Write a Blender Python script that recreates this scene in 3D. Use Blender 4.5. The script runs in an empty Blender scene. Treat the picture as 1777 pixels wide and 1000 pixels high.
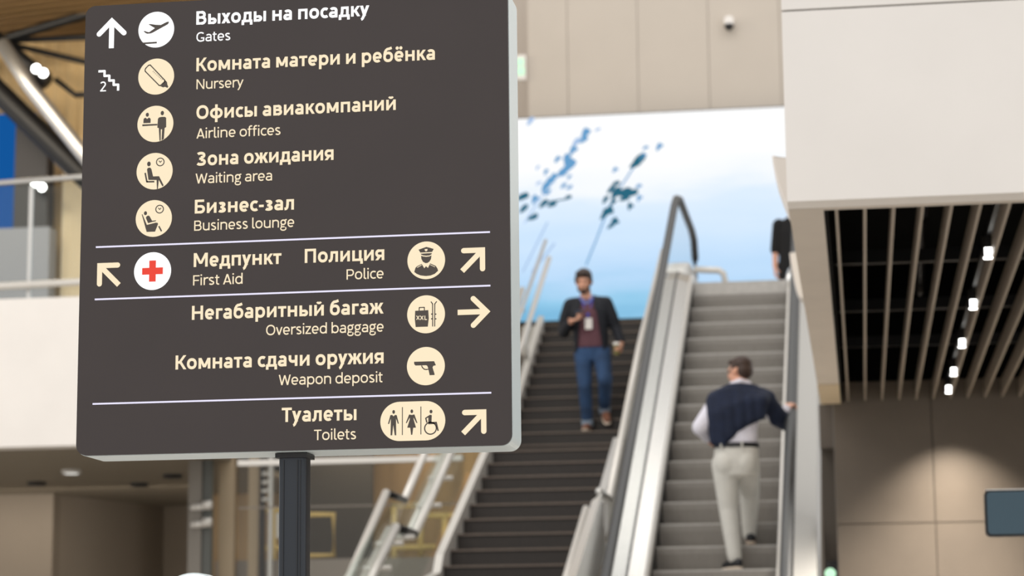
import bpy, bmesh, math, random
from mathutils import Vector, Matrix
from mathutils.geometry import tessellate_polygon
random.seed(7)
R = math.radians
scene = bpy.context.scene
col = scene.collection

# ------------------------------------------------------------------ camera
cam_d = bpy.data.cameras.new('camera')
cam_d.sensor_width = 36.0
cam_d.lens = 4000.0 / 1777.0 * 36.0
cam = bpy.data.objects.new('camera', cam_d); col.objects.link(cam)
pit, yaw, rol = R(9.65), R(8.5), R(-0.56)
fw = Vector((-math.sin(yaw)*math.cos(pit), math.cos(yaw)*math.cos(pit), math.sin(pit)))
rt0 = Vector((math.cos(yaw), math.sin(yaw), 0)); up0 = rt0.cross(fw)
rt = rt0*math.cos(rol) + up0*math.sin(rol)
up = -rt0*math.sin(rol) + up0*math.cos(rol)
m3 = Matrix((rt, up, -fw)).transposed()
cam.matrix_world = Matrix.Translation((0, 0, 1.6)) @ m3.to_4x4()
cam_d.dof.use_dof = True
cam_d.dof.focus_distance = 6.15
cam_d.dof.aperture_fstop = 4.4
cam_d.clip_end = 300
scene.camera = cam

# ------------------------------------------------------------------ world, light, exposure
scene.view_settings.view_transform = 'Standard'
scene.view_settings.look = 'None'
scene.view_settings.gamma = 1.0
scene.view_settings.exposure = 0.0
scene.view_settings.use_curve_mapping = False
scene.cycles.use_denoising = True
scene.cycles.max_bounces = 8
scene.cycles.transparent_max_bounces = 16
w = bpy.data.worlds.new('hall_light'); scene.world = w
w.use_nodes = True
w.node_tree.nodes['Background'].inputs[0].default_value = (1.0, 0.985, 0.965, 1)
w.node_tree.nodes['Background'].inputs[1].default_value = 1.12

def area(name, loc, rot, sx, sy, power, color=(1, .94, .86)):
    l = bpy.data.lights.new(name, 'AREA'); l.shape = 'RECTANGLE'; l.size = sx; l.size_y = sy
    l.energy = power; l.color = color
    o = bpy.data.objects.new(name, l); o.location = loc; o.rotation_euler = rot; col.objects.link(o)
    return o
area('hall_fill', (-8, 14, 13), (R(30), 0, 0), 10, 6, 620)  # unseen fill, added and tilted to brighten the left balcony face
area('left_hall_fill', (-12, 27.5, 11.2), (R(38), 0, 0), 6, 1.5, 420, (1, .88, .7))  # added fill that brightens the golden wall and curtain, no real lamp
area('upper_hall_light', (-1.5, 26.9, 14), (0, 0, 0), 7.6, 1.5, 100)

# ------------------------------------------------------------------ helpers
ORG = {}
def s2l(c):
    c = c/255.0
    return c/12.92 if c <= .04045 else ((c+.055)/1.055)**2.4
def rgb(r, g, b): return (s2l(r), s2l(g), s2l(b), 1)

MATS = {}
def mat(name, color, rough=.5, metal=0, emit=0, noise=0, nscale=8, spec=.5, bump=0, stretch=None):
    if name in MATS: return MATS[name]
    m = bpy.data.materials.new(name); m.use_nodes = True
    nt = m.node_tree; b = nt.nodes['Principled BSDF']
    b.inputs['Base Color'].default_value = color
    b.inputs['Roughness'].default_value = rough
    b.inputs['Metallic'].default_value = metal
    b.inputs['Specular IOR Level'].default_value = spec
    if emit:
        b.inputs['Emission Color'].default_value = color
        b.inputs['Emission Strength'].default_value = emit
    if noise or bump:
        tc = nt.nodes.new('ShaderNodeTexCoord'); n = nt.nodes.new('ShaderNodeTexNoise')
        n.inputs['Scale'].default_value = nscale; n.inputs['Detail'].default_value = 4
        src = tc.outputs['Object']
        if stretch:
            mp = nt.nodes.new('ShaderNodeMapping'); mp.inputs['Scale'].default_value = stretch
            nt.links.new(src, mp.inputs['Vector']); src = mp.outputs['Vector']
        nt.links.new(src, n.inputs['Vector'])
        if noise:
            r = nt.nodes.new('ShaderNodeValToRGB')
            r.color_ramp.elements[0].position = .3; r.color_ramp.elements[1].position = .7
            c0 = tuple(max(0, x*(1-noise)) for x in color[:3]) + (1,)
            c1 = tuple(min(1, x*(1+noise)) for x in color[:3]) + (1,)
            r.color_ramp.elements[0].color = c0; r.color_ramp.elements[1].color = c1
            nt.links.new(n.outputs['Fac'], r.inputs['Fac'])
            nt.links.new(r.outputs['Color'], b.inputs['Base Color'])
        if bump:
            bp = nt.nodes.new('ShaderNodeBump'); bp.inputs['Strength'].default_value = bump
            bp.inputs['Distance'].default_value = .01
            nt.links.new(n.outputs['Fac'], bp.inputs['Height']); nt.links.new(bp.outputs['Normal'], b.inputs['Normal'])
    MATS[name] = m
    return m

def glass_mat(name, tint=(.93, .96, .95, 1), refl=.06):
    if name in MATS: return MATS[name]
    m = bpy.data.materials.new(name); m.use_nodes = True
    nt = m.node_tree; nt.nodes.remove(nt.nodes['Principled BSDF'])
    out = nt.nodes['Material Output']
    t = nt.nodes.new('ShaderNodeBsdfTransparent'); t.inputs[0].default_value = tint
    g = nt.nodes.new('ShaderNodeBsdfGlossy'); g.inputs['Roughness'].default_value = .03
    mx = nt.nodes.new('ShaderNodeMixShader'); f = nt.nodes.new('ShaderNodeLayerWeight'); f.inputs['Blend'].default_value = .5
    pw = nt.nodes.new('ShaderNodeMath'); pw.operation = 'POWER'; pw.inputs[1].default_value = 5
    ma = nt.nodes.new('ShaderNodeMath'); ma.operation = 'MULTIPLY_ADD'; ma.inputs[1].default_value = .22; ma.inputs[2].default_value = .02
    nt.links.new(f.outputs['Facing'], pw.inputs[0]); nt.links.new(pw.outputs[0], ma.inputs[0]); nt.links.new(ma.outputs[0], mx.inputs[0])
    nt.links.new(t.outputs[0], mx.inputs[1]); nt.links.new(g.outputs[0], mx.inputs[2])
    nt.links.new(mx.outputs[0], out.inputs['Surface'])
    MATS[name] = m
    return m

class MB:
    def __init__(s): s.v = []; s.f = []; s.mi = []
    def add(s, vs, fs, mi=0):
        o = len(s.v); s.v += [Vector(p) for p in vs]
        for f in fs: s.f.append(tuple(i+o for i in f)); s.mi.append(mi)
        return s
    def box(s, x0, x1, y0, y1, z0, z1, mi=0):
        vs = [(x0,y0,z0),(x1,y0,z0),(x1,y1,z0),(x0,y1,z0),(x0,y0,z1),(x1,y0,z1),(x1,y1,z1),(x0,y1,z1)]
        return s.add(vs, [(0,3,2,1),(4,5,6,7),(0,1,5,4),(1,2,6,5),(2,3,7,6),(3,0,4,7)], mi)
    def ngon(s, pts, mi=0):
        tris = tessellate_polygon([[Vector(p) for p in pts]])
        return s.add(pts, [tuple(t) for t in tris], mi)
    def prism(s, poly, a, b, axis='y', mi=0):
        # poly: 2D outline; axis y: (x,z) outline swept along y; axis x: (y,z); axis z: (x,y)
        def P(p, t):
            return {'y': (p[0], t, p[1]), 'x': (t, p[0], p[1]), 'z': (p[0], p[1], t)}[axis]
        n = len(poly); A = [P(p, a) for p in poly]; B = [P(p, b) for p in poly]
        tris = tessellate_polygon([[Vector((p[0], p[1], 0)) for p in poly]])
        fs = [tuple(t) for t in tris] + [tuple(i+n for i in t)[::-1] for t in tris]
        fs += [(i, (i+1) % n, n+(i+1) % n, n+i) for i in range(n)]
        return s.add(A+B, fs, mi)
    def loft(s, rings, closed=True, cap=True, mi=0):
        n = len(rings[0]); vs = [p for r in rings for p in r]; fs = []
        for k in range(len(rings)-1):
            for i in range(n if closed else n-1):
                j = (i+1) % n
                fs.append((k*n+i, k*n+j, (k+1)*n+j, (k+1)*n+i))
        if cap and closed:
            fs.append(tuple(range(n))[::-1]); fs.append(tuple((len(rings)-1)*n+i for i in range(n)))
        return s.add(vs, fs, mi)
    def tube(s, pts, r, n=10, mi=0, ry=None):
        pts = [Vector(p) for p in pts]; rings = []
        for i, p in enumerate(pts):
            d = (pts[min(i+1, len(pts)-1)] - pts[max(i-1, 0)]).normalized()
            ref = Vector((0, 0, 1)) if abs(d.z) < .9 else Vector((0, 1, 0))
            a = d.cross(ref).normalized(); b = a.cross(d).normalized()
            rr = r[i] if isinstance(r, (list, tuple)) else r
            r2 = rr if ry is None else ry
            rings.append([p + a*rr*math.cos(2*math.pi*k/n) + b*r2*math.sin(2*math.pi*k/n) for k in range(n)])
        return s.loft(rings, mi=mi)
    def build(s, name, m, parent=None, smooth=False, bevel=0, org=None):
        me = bpy.data.meshes.new(name)
        o_ = ORG[parent] if parent is not None else Vector((0, 0, 0))
        if parent is None and org is not None: o_ = Vector(org)
        me.from_pydata([p - o_ for p in s.v], [], s.f)
        ms = m if isinstance(m, (list, tuple)) else [m]
        for x in ms: me.materials.append(x)
        for p, i in zip(me.polygons, s.mi): p.material_index = i
        bm = bmesh.new(); bm.from_mesh(me); bmesh.ops.recalc_face_normals(bm, faces=bm.faces)
        bm.to_mesh(me); bm.free()
        if smooth:
            for p in me.polygons: p.use_smooth = True
        o = bpy.data.objects.new(name, me); col.objects.link(o)
        if parent is not None: o.parent = parent
        elif org is not None: o.location = o_
        ORG[o] = o_.copy()
        if bevel:
            b = o.modifiers.new('bevel', 'BEVEL'); b.width = bevel; b.segments = 3; b.limit_method = 'ANGLE'
        return o

def tag(o, label=None, cat=None, group=None, kind=None):
    if label: o['label'] = label
    if cat: o['category'] = cat
    if group: o['group'] = group
    if kind: o['kind'] = kind
    return o
def thing(name, loc, label, cat, group=None):
    o = bpy.data.objects.new(name, None); o.location = loc; o.empty_display_size = .1; col.objects.link(o)
    ORG[o] = Vector(loc)
    return tag(o, label, cat, group)
def struct(o): o['kind'] = 'structure'; return o
def copy_tree(o, parent=None):
    c = o.copy(); col.objects.link(c)
    if parent is not None: c.parent = parent
    ORG[c] = ORG[o].copy()
    for ch in list(o.children): copy_tree(ch, c)
    return c

# ------------------------------------------------------------------ materials
WHITE = mat('warm_white_panel', rgb(235, 230, 225), .55, noise=.02, nscale=2)
WALLUP = mat('beige_wall_panel', rgb(194, 184, 172), .6, noise=.02, nscale=1.5)
SOFFIT = mat('taupe_soffit', rgb(206, 196, 184), .7, noise=.03, nscale=3)
SOFFIT_LIT = mat('lamplit_soffit', rgb(206, 188, 158), .7, noise=.03, nscale=3)  # same soffit, with a nearby lamp's warm light put into the colour
TAUPE = mat('taupe_stone', rgb(98, 88, 77), .45, noise=.05, nscale=4)
SEAM = mat('dark_seam', rgb(70, 60, 52), .8)
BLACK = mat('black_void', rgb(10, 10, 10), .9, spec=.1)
SLAT = mat('slat_grey', rgb(150, 138, 124), .5)
DARKMET = mat('dark_metal', rgb(34, 34, 36), .4, .6)
BLACKPAINT = mat('black_paint', rgb(20, 20, 22), .5)
STAIR = mat('dark_granite', rgb(40, 34, 30), .6, noise=.14, nscale=25)
NOSING = mat('step_edge', rgb(104, 92, 83), .6, noise=.1, nscale=20)
STEEL = mat('brushed_steel', (.52, .515, .50, 1), .22, 1, bump=.03, nscale=30, stretch=(30, 1, 1))
STEELSOFT = mat('satin_steel', (.58, .57, .55, 1), .42, .85)
CHROME = mat('polished_steel', (.85, .85, .84, 1), .15, 1)
PALEMET = mat('pale_painted_metal', rgb(214, 210, 204), .35, .3)
RUBBER = mat('handrail_rubber', rgb(58, 60, 62), .5)
ESTEP = mat('escalator_step_metal', rgb(180, 176, 171), .5, .1, noise=.08, nscale=14)
ESRISE = mat('escalator_riser_metal', rgb(142, 137, 131), .5, .1, noise=.10, nscale=10, stretch=(18, 1, 1))
GLASS = glass_mat('clear_glass')
GLASSG = glass_mat('grey_glass', (.90, .90, .88, 1))
YELLOW = mat('yellow_paint', rgb(226, 196, 122), .5)
FLOORM = mat('floor_stone', rgb(200, 194, 186), .4, noise=.05)
SIGNFACE = mat('sign_brown', rgb(52, 43, 42), .42, noise=.05, nscale=5)
CASE = mat('sign_case_aluminium', rgb(222, 233, 235), .35, .1)
POST = mat('sign_post_charcoal', rgb(50, 54, 60), .38, .5)
def emis(name, color, strength):
    if name in MATS: return MATS[name]
    m = bpy.data.materials.new(name); m.use_nodes = True; nt = m.node_tree
    nt.nodes.remove(nt.nodes['Principled BSDF'])
    e = nt.nodes.new('ShaderNodeEmission'); e.inputs[0].default_value = color; e.inputs[1].default_value = strength
    nt.links.new(e.outputs[0], nt.nodes['Material Output'].inputs['Surface'])
    MATS[name] = m; return m
CREAM = emis('backlit_cream', rgb(255, 237, 203), 1.0)
LITWHITE = emis('backlit_white', (1, 1, 1, 1), 1.25)
LITRED = emis('backlit_red', rgb(240, 80, 66), 1.0)
LITLINE = emis('backlit_line', rgb(236, 232, 255), 1.05)
LAMP = emis('lamp_glow', (1, .98, .94, 1), 9.0)
GREENLIT = emis('exit_green', rgb(196, 245, 206), 1.3)
SYM = mat('pictogram_dark', rgb(74, 66, 60), .5)

# ================================================================== SETTING
struct(MB().box(-30, 12, -8, 60, -.2, 0).build('floor', FLOORM))
# right hand upper floor: parapet face, soffit beam, slatted ceiling, back wall
BX0 = -.285; Y0 = 10.67; YB = 18.9; ZS = 3.8
p = MB()
p.box(BX0, 4, Y0, Y0+.18, ZS, 4.722); p.box(BX0, 4, Y0, Y0+.18, 4.731, 5.85)
p.box(BX0, 4, Y0+.02, Y0+.17, 4.72, 4.735, 1)
struct(p.build('wall_mezzanine_front', [WHITE, SEAM]))
p = MB(); p.box(BX0, BX0+.165, Y0+.19, 17.62, ZS, 5.85); p.box(BX0+.165, 4, Y0+.19, Y0+.24, ZS, 5.85)
struct(p.build('ceiling_beam', SOFFIT))
struct(MB().box(BX0, BX0+.165, 17.63, YB-.01, ZS-.005, 5.85).build('ceiling_beam_end', SOFFIT_LIT))  # soffit runs on here, painted as if lit by the lamp beside it
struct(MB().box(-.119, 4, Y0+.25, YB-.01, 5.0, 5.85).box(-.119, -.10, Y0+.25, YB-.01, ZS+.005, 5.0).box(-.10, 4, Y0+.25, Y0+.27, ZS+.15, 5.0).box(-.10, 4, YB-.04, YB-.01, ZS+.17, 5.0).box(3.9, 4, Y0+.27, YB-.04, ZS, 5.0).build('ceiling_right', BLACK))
# the slatted part of that ceiling, each slat a child
sc_ = thing('slatted_ceiling', (0, 15, ZS), 'dark open ceiling of long pale slats on the right below the white parapet', 'ceiling')
p = MB()
for yy in (12.3, 14.2, 16.1, 17.9): p.box(-.1, 3.9, yy, yy+.06, 4.12, 4.2)
p.build('carrier_rail', BLACKPAINT, sc_)
slx = -.06
k = 0
while slx < 2.6:
    if abs(slx-.70) > .05:
        MB().box(slx-.0075, slx+.0075, Y0+.275, YB-.045, ZS+.01, ZS+.15).build('slat', SLAT, sc_)
    slx += .1365; k += 1
# pipes in the void
for (x, ya, yb), lb in (((.42, 12.6, 13.4), 'nearer of two dark pipes hanging in the void above the right ceiling slats'), ((.47, 15.4, 16.2), 'farther of two dark pipes hanging in the void above the right ceiling slats')):
    tag(MB().tube([(x, ya, 4.999), (x, ya, 4.6), (x, yb, 4.25)], .03).build('sprinkler_pipe', DARKMET, None, org=(x, ya, 5.0)), lb, 'pipe', 'pipes above the slats')
# track with downlights
tr = thing('light_track', (.745, 15, 3.9), 'black lighting track running between the slats of the right ceiling', 'light track')
MB().box(.728, .762, Y0+.3, YB-.1, 3.93, 3.97).build('rail', BLACKPAINT, tr)
lab = ['nearest of the five spotlights', 'second nearest of the five spotlights', 'middle one of the five spotlights', 'second farthest of the five spotlights', 'farthest of the five spotlights']
for i, yy in enumerate((12.43, 14.18, 15.86, 17.37, 18.45)):
    t = thing('track_spotlight', (.73, yy, 3.93), lab[i]+' along the track in the slatted ceiling', 'spotlight', 'spotlights on the ceiling track')
    MB().tube([(.73, yy, 3.93), (.73, yy, 3.815)], .032, 14).build('housing', BLACKPAINT, t, smooth=False)
    q = MB(); q.tube([(.73, yy, 3.813), (.73, yy, 3.808)], .024, 14)
    q.box(.712, .748, yy-.034, yy-.0325, 3.82, 3.86)
    q.build('lens', LAMP, t)
    l = bpy.data.lights.new('spotlight_beam', 'SPOT'); l.energy = (14, 14, 14, 1100, 420)[i]; l.spot_size = R((80, 80, 80, 128, 105)[i]); l.spot_blend = 1.0 if i > 2 else .4
    l.color = (1, .93, .84); l.shadow_soft_size = .03
    o = bpy.data.objects.new('spotlight_beam', l); col.objects.link(o); o.parent = t; o.location = (0, 0, -.13)
# back wall on the right
p = MB()
xs = [-.185, .603, 1.39, 2.2, 4]; zs = [0, 1.72, 2.815, 3.98]
for a, b in zip(xs, xs[1:]):
    for c, d in zip(zs, zs[1:]):
        p.box(a+.004, b-.004, YB, YB+.1, c+.004, d-.004)
p.box(-.18, 4, YB+.02, YB+.09, 0, 3.97, 1)
struct(p.build('wall_right', [TAUPE, SEAM]))
struct(MB().box(-.30, -.19, 19.2, 19.3, 0, 3.45).box(-.30, -.19, 18.95, 19.3, 3.45, 3.8).build('wall_recess', mat('recess_grey', rgb(92, 84, 76), .7)))
struct(MB().box(4.0, 4.15, Y0, YB+.1, 0, 5.85).build('wall_right_unseen', TAUPE))  # unseen wall, added to keep hall light off the back wall
# exit sign at the recess
t = thing('exit_sign', (-.235, 19.05, 2.3), 'lit green exit sign at the foot of the dark recess beside the escalator', 'exit sign')
MB().box(-.285, -.19, 19.02, 19.06, 2.33, 2.53).build('housing', BLACKPAINT, t)
MB().tube([(-.252, 19.018, 2.425), (-.252, 19.012, 2.425)], .045, 20).build('lit_panel', GREENLIT, t)

# upper floor and its back wall
struct(MB().box(-3.9, 4, 26.84, 33, 5.4, 5.745).box(-2.04, -.2, 24.75, 26.84, 5.3, 5.69).build('floor_upper', FLOORM))
struct(MB().box(-9, -4.1, 27.0, 33, 5.35, 5.75).build('floor_upper_left', mat('slab_grey', rgb(150, 143, 134), .7)))
p = MB(); xe = [-4.52, -3.938, -2.922, -1.906, -.89, .12, 1.1, 4]
for a, b in zip(xe, xe[1:]): p.box(a+.004, b-.004, 32, 32.2, 5.75, 15)
p.box(-4.51, 4, 32.03, 32.19, 5.75, 15, 1)
struct(p.build('wall_back', [WALLUP, mat('pale_seam', rgb(190, 178, 166), .8)]))
struct(MB().box(-9.6, -4.5, 32.9, 33.1, 5.75, 15).build('wall_back_recess', mat('recess_beige', rgb(190, 180, 170), .6)))
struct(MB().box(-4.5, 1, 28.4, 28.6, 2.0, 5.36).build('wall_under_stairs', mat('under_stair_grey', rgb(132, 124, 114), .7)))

# LED wall with clouds and twigs
def screen_mat():
    m = bpy.data.materials.new('led_sky_picture'); m.use_nodes = True; nt = m.node_tree
    nt.nodes.remove(nt.nodes['Principled BSDF'])
    tc = nt.nodes.new('ShaderNodeTexCoord'); sep = nt.nodes.new('ShaderNodeSeparateXYZ')
    nt.links.new(tc.outputs['Object'], sep.inputs[0])
    mp = nt.nodes.new('ShaderNodeMapping'); mp.inputs['Scale'].default_value = (.28, 1, 1.3)
    nt.links.new(tc.outputs['Object'], mp.inputs['Vector'])
    n = nt.nodes.new('ShaderNodeTexNoise'); n.inputs['Scale'].default_value = 1.6; n.inputs['Detail'].default_value = 5
    nt.links.new(mp.outputs['Vector'], n.inputs['Vector'])
    ad = nt.nodes.new('ShaderNodeMath'); ad.operation = 'MULTIPLY_ADD'
    nt.links.new(n.outputs['Fac'], ad.inputs[0]); ad.inputs[1].default_value = 1.1; nt.links.new(sep.outputs['Z'], ad.inputs[2])
    dv = nt.nodes.new('ShaderNodeMath'); dv.operation = 'DIVIDE'; nt.links.new(ad.outputs[0], dv.inputs[0]); dv.inputs[1].default_value = 4.0
    r = nt.nodes.new('ShaderNodeValToRGB'); cr = r.color_ramp
    cr.elements[0].position = .10; cr.elements[0].color = rgb(112, 176, 214)
    cr.elements[1].position = .72; cr.elements[1].color = (1, 1, 1, 1)
    for pos, c in ((.19, rgb(150, 204, 236)), (.28, rgb(188, 220, 250)), (.42, rgb(206, 230, 254)), (.55, rgb(222, 238, 255)), (.62, rgb(246, 250, 255))):
        e = cr.elements.new(pos); e.color = c
    nt.links.new(dv.outputs[0], r.inputs['Fac'])
    e = nt.nodes.new('ShaderNodeEmission'); e.inputs[1].default_value = 1.02
    nt.links.new(r.outputs['Color'], e.inputs[0]); nt.links.new(e.outputs[0], nt.nodes['Material Output'].inputs['Surface'])
    return m
SCR = screen_mat()
SX0, SX1, SZ0, SZ1 = -7.4, .9, 6.57, 9.5
ls = thing('video_wall', (-3, 31.8, SZ0), 'huge glowing video wall showing pale blue sky and dark leafy twigs above the stairs', 'video screen')
MB().box(SX0, SX1, 31.74, 31.98, SZ0-.02, SZ1+.02).build('cabinet', BLACKPAINT, ls)
MB().box(SX0, SX1, 31.715, 31.735, SZ0, SZ1).build('screen', SCR, ls)
TW = [emis('led_twig_teal', rgb(44, 104, 128), 1), emis('led_twig_blue', rgb(104, 160, 206), 1), emis('led_twig_pale', rgb(168, 196, 232), 1)]
p = MB()
def leaf(x, z, s, a, mi):
    pts = []
    for i in range(10):
        t = 2*math.pi*i/10
        u, v = s*math.cos(t), .45*s*math.sin(t)*(1+.3*math.cos(t))
        pts.append((x+u*math.cos(a)-v*math.sin(a), 31.712, z+u*math.sin(a)+v*math.cos(a)))
    p.add(pts, [tuple(range(10))], mi)
def twig(pts, wd, mi):
    for (x0, z0), (x1, z1) in zip(pts, pts[1:]):
        d = Vector((x1-x0, z1-z0)).normalized(); nx, nz = -d.y*wd, d.x*wd
        p.add([(x0-nx, 31.713, z0-nz), (x1-nx, 31.713, z1-nz), (x1+nx, 31.713, z1+nz), (x0+nx, 31.713, z0+nz)], [(0, 1, 2, 3)], mi)
def spx(cx, cy):    # picture layout of the twigs measured on the screen
    return (-4.618+(cx-62)/1667*500*.00792, 9.50-(cy-85+ (cx-62)*.045)/1667*500*.00825)
twig([spx(455, 940), spx(520, 790), spx(580, 640), spx(630, 540), spx(700, 440), spx(790, 310)], .012, 1)
twig([spx(90, 700), spx(180, 560), spx(240, 480), spx(330, 380), spx(400, 230), spx(475, 150)], .010, 2)
twig([spx(75, 985), spx(230, 690)], .012, 2)
twig([spx(130, 985), spx(270, 815)], .014, 2)
twig([spx(200, 580), spx(350, 555)], .012, 0)
for cx, cy, s, mi in ((585, 630, 26, 0), (625, 690, 20, 0), (640, 520, 26, 0), (690, 515, 28, 0), (735, 520, 24, 0), (690, 550, 20, 0), (610, 500, 18, 0), (640, 465, 16, 0), (575, 560, 16, 0), (620, 575, 14, 0), (720, 597, 15, 0), (775, 550, 13, 1), (775, 480, 12, 1), (780, 325, 30, 0), (760, 350, 24, 0), (800, 305, 16, 1), (635, 385, 12, 1), (820, 255, 11, 1), (900, 250, 16, 1), (560, 660, 13, 0), (600, 715, 12, 0),
                      (460, 175, 24, 1), (450, 210, 18, 1), (405, 225, 20, 2), (385, 270, 20, 1), (350, 330, 26, 1), (370, 360, 26, 1), (330, 390, 24, 1), (320, 410, 18, 1), (265, 435, 20, 1), (240, 460, 20, 1), (215, 490, 22, 1), (290, 325, 15, 1), (220, 400, 12, 1), (325, 480, 13, 1), (360, 490, 12, 1), (360, 430, 10, 1), (150, 560, 18, 1), (205, 585, 20, 0), (255, 590, 18, 0), (352, 548, 14, 0), (140, 665, 20, 0), (80, 545, 24, 0), (85, 615, 20, 0), (535, 150, 10, 2), (130, 100, 18, 2), (170, 375, 9, 2), (175, 465, 10, 2), (230, 520, 14, 1)):
    x, z = spx(cx, cy)
    leaf(x, z, s*.0042, random.uniform(.3, 1.5), mi)
    leaf(x+.02, z+.015, s*.0032, random.uniform(-.5, 1.0), mi)
p.build('twig_picture', TW, ls)
# twigs continue behind the sign: nothing more to see there

# ceiling camera on the upper wall
t = thing('security_camera', (-1.6, 31.95, 10.75), 'small white dome camera with black lens high on the beige wall', 'security camera')
MB().tube([(-1.6, 32.0, 10.84), (-1.6, 31.86, 10.84)], .07, 16).build('mount', WHITE, t)
p = MB(); p.tube([(-1.6, 31.86, 10.78), (-1.6, 31.86, 10.755), (-1.6, 31.86, 10.72), (-1.6, 31.86, 10.69)], [.055, .07, .055, .02], 14); p.build('lens_dome', BLACKPAINT, t, smooth=True)
for nx, mx in ((-.55, 1), (.5, .7)):
    pass
# green exit light at the wall's left edge
t = thing('exit_light', (-4.64, 31.95, 10.2), 'small pale green lit exit sign on the wall above the video wall', 'exit sign')
MB().box(-4.68, -4.54, 31.92, 31.99, 10.13, 10.50).build('housing', WHITE, t)
q = MB(); q.box(-4.665, -4.56, 31.905, 31.918, 10.20, 10.31); q.box(-4.665, -4.57, 31.905, 31.918, 10.34, 10.44); q.build('lit_panel', GREENLIT, t)

# curved white panels on the left side of the beam
def curved(name, outl, y0, y1, label):
    t = MB().prism(outl, y0, y1, 'y').build(name, WHITE, None, bevel=.02, org=(outl[0][0], y0, outl[0][1]))
    return tag(t, label, 'panel')
curved('curved_panel', [(-.395, 4.33), (-.36, 4.32), (BX0-.002, 4.31), (BX0-.002, 4.02), (-.305, 4.02), (-.325, 4.05), (-.35, 4.12), (-.375, 4.2), (-.39, 4.28)], 12.0, 12.35, 'white curved panel at the left edge of the white parapet, upper of two')
curved('curved_panel', [(-.487, 4.98), (-.44, 4.985), (-.35, 4.98), (BX0-.003, 4.97), (BX0-.003, 4.60), (-.395, 4.60), (-.42, 4.625), (-.44, 4.67), (-.46, 4.77), (-.48, 4.9)], 18.45, 18.7, 'white curved panel above the right escalator handrail, lower of two')

# ================================================================== LEFT SIDE
struct(MB().box(-16, -7.3, 24, 24.3, 4.16, 5.8).build('wall_balcony_left', WHITE))
p = MB()
p.box(-16, -7.3, 24.3, 33.4, 4.24, 5.7, 1)
yy = 24.32
while yy < 33.3:
    p.box(-16, -7.3, yy, yy+.085, 4.165, 4.24, 0); yy += .11
struct(p.build('ceiling_left', [mat('ceiling_slat_brown', rgb(128, 118, 102), .6), BLACK]))
for i, (x, y) in enumerate(((-9.46, 26.9), (-10.45, 28.4), (-9.24, 28.9), (-8.46, 27.8))):
    t = thing('recessed_downlight', (x, y, 4.14), ['lit recessed downlight nearest the balcony edge in the low left ceiling', 'dark recessed downlight leftmost in the low left ceiling', 'dark recessed downlight farthest in the low left ceiling', 'dark recessed downlight rightmost in the low left ceiling'][i], 'downlight', 'downlights in the low left ceiling')
    q = MB(); q.tube([(x, y, 4.17), (x, y, 4.125)], .12, 20); q.build('trim_ring', BLACKPAINT if i else PALEMET, t)
    q = MB(); q.tube([(x, y, 4.124), (x, y, 4.12)], .085, 20); q.build('lens', emis('downlight_glow', (1, .97, .9, 1), 1.0) if i == 0 else DARKMET, t)
# plan of the walls beneath it
pl = [(-17, 30.25), (-10.85, 30.15), (-10.84, 30.4), (-10.12, 32.85), (-9.54, 32.6), (-9.54, 32.2), (-7.3, 32.2)]
p = MB()
for (xa, ya), (xb, yb) in zip(pl, pl[1:]):
    p.add([(xa, ya, 0), (xb, yb, 0), (xb, yb, 4.17), (xa, ya, 4.17), (xa, ya+.15, 0), (xb, yb+.15, 0), (xb, yb+.15, 4.17), (xa, ya+.15, 4.17)],
          [(0, 1, 2, 3), (5, 4, 7, 6), (3, 2, 6, 7)])
struct(p.build('wall_left_lower', mat('taupe_wall', rgb(144, 132, 117), .6, noise=.06, nscale=.8)))
area('low_ceiling_light', (-11, 29.2, 4.1), (R(25), 0, 0), 5, .6, 38, (1, .9, .78))
area('inner_wall_fill', (-6.4, 29.0, 5.2), (R(35), 0, 0), 3.5, .8, 90, (1, .84, .62))  # added warm fill for the brown inner wall, no lamp hangs here

# balcony glass railing
t = thing('balcony_railing', (-9, 24.1, 5.8), 'glass balcony railing with slim steel rails on the white left balcony', 'railing')
MB().box(-16, -7.4, 24.12, 24.135, 5.8, 7.12).build('glass_panel', GLASS, t)
MB().tube([(-16, 25.0, 7.14), (-9.39, 24.118, 7.14), (-8.473, 23.992, 7.14), (-7.4, 23.86, 7.14)], .032).build('top_rail', STEELSOFT, t, smooth=True)
MB().tube([(-16, 24.62, 5.96), (-9.34, 24.08, 5.96), (-8.448, 23.998, 5.96), (-7.4, 23.9, 5.96)], .04).build('lower_rail', PALEMET, t, smooth=True)
for x in (-9.02, -12.2): MB().box(x-.02, x+.02, 24.11, 24.145, 5.8, 7.1).build('glass_joint', STEELSOFT, t)

# far upper-left hall: curtain wall, ceiling, tubes
p = MB()
x = -16
i = 0
while x < -7:
    w_ = .10
    p.add([(x, 33.6+(.05 if i % 2 else 0), 5.7), (x+w_, 33.6+(0 if i % 2 else .05), 5.7), (x+w_, 33.6+(0 if i % 2 else .05), 13.5), (x, 33.6+(.05 if i % 2 else 0), 13.5)], [(0, 1, 2, 3)])
    x += w_; i += 1
struct(p.build('wall_left_far', mat('golden_wall', rgb(222, 192, 140), .6, noise=.16, nscale=1.1)))

p = MB(); xx = -11.93
while xx < -10.4:
    p.tube([(xx, 33.35, 5.701), (xx, 33.35, 9.7)], .045, 8); xx += .085
tag(p.build('curtain', mat('cream_curtain', rgb(236, 220, 192), .8), None, smooth=True, org=(-11.5, 33.35, 5.75)), 'pale cream pleated curtain behind the left balcony glass', 'curtain')
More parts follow.
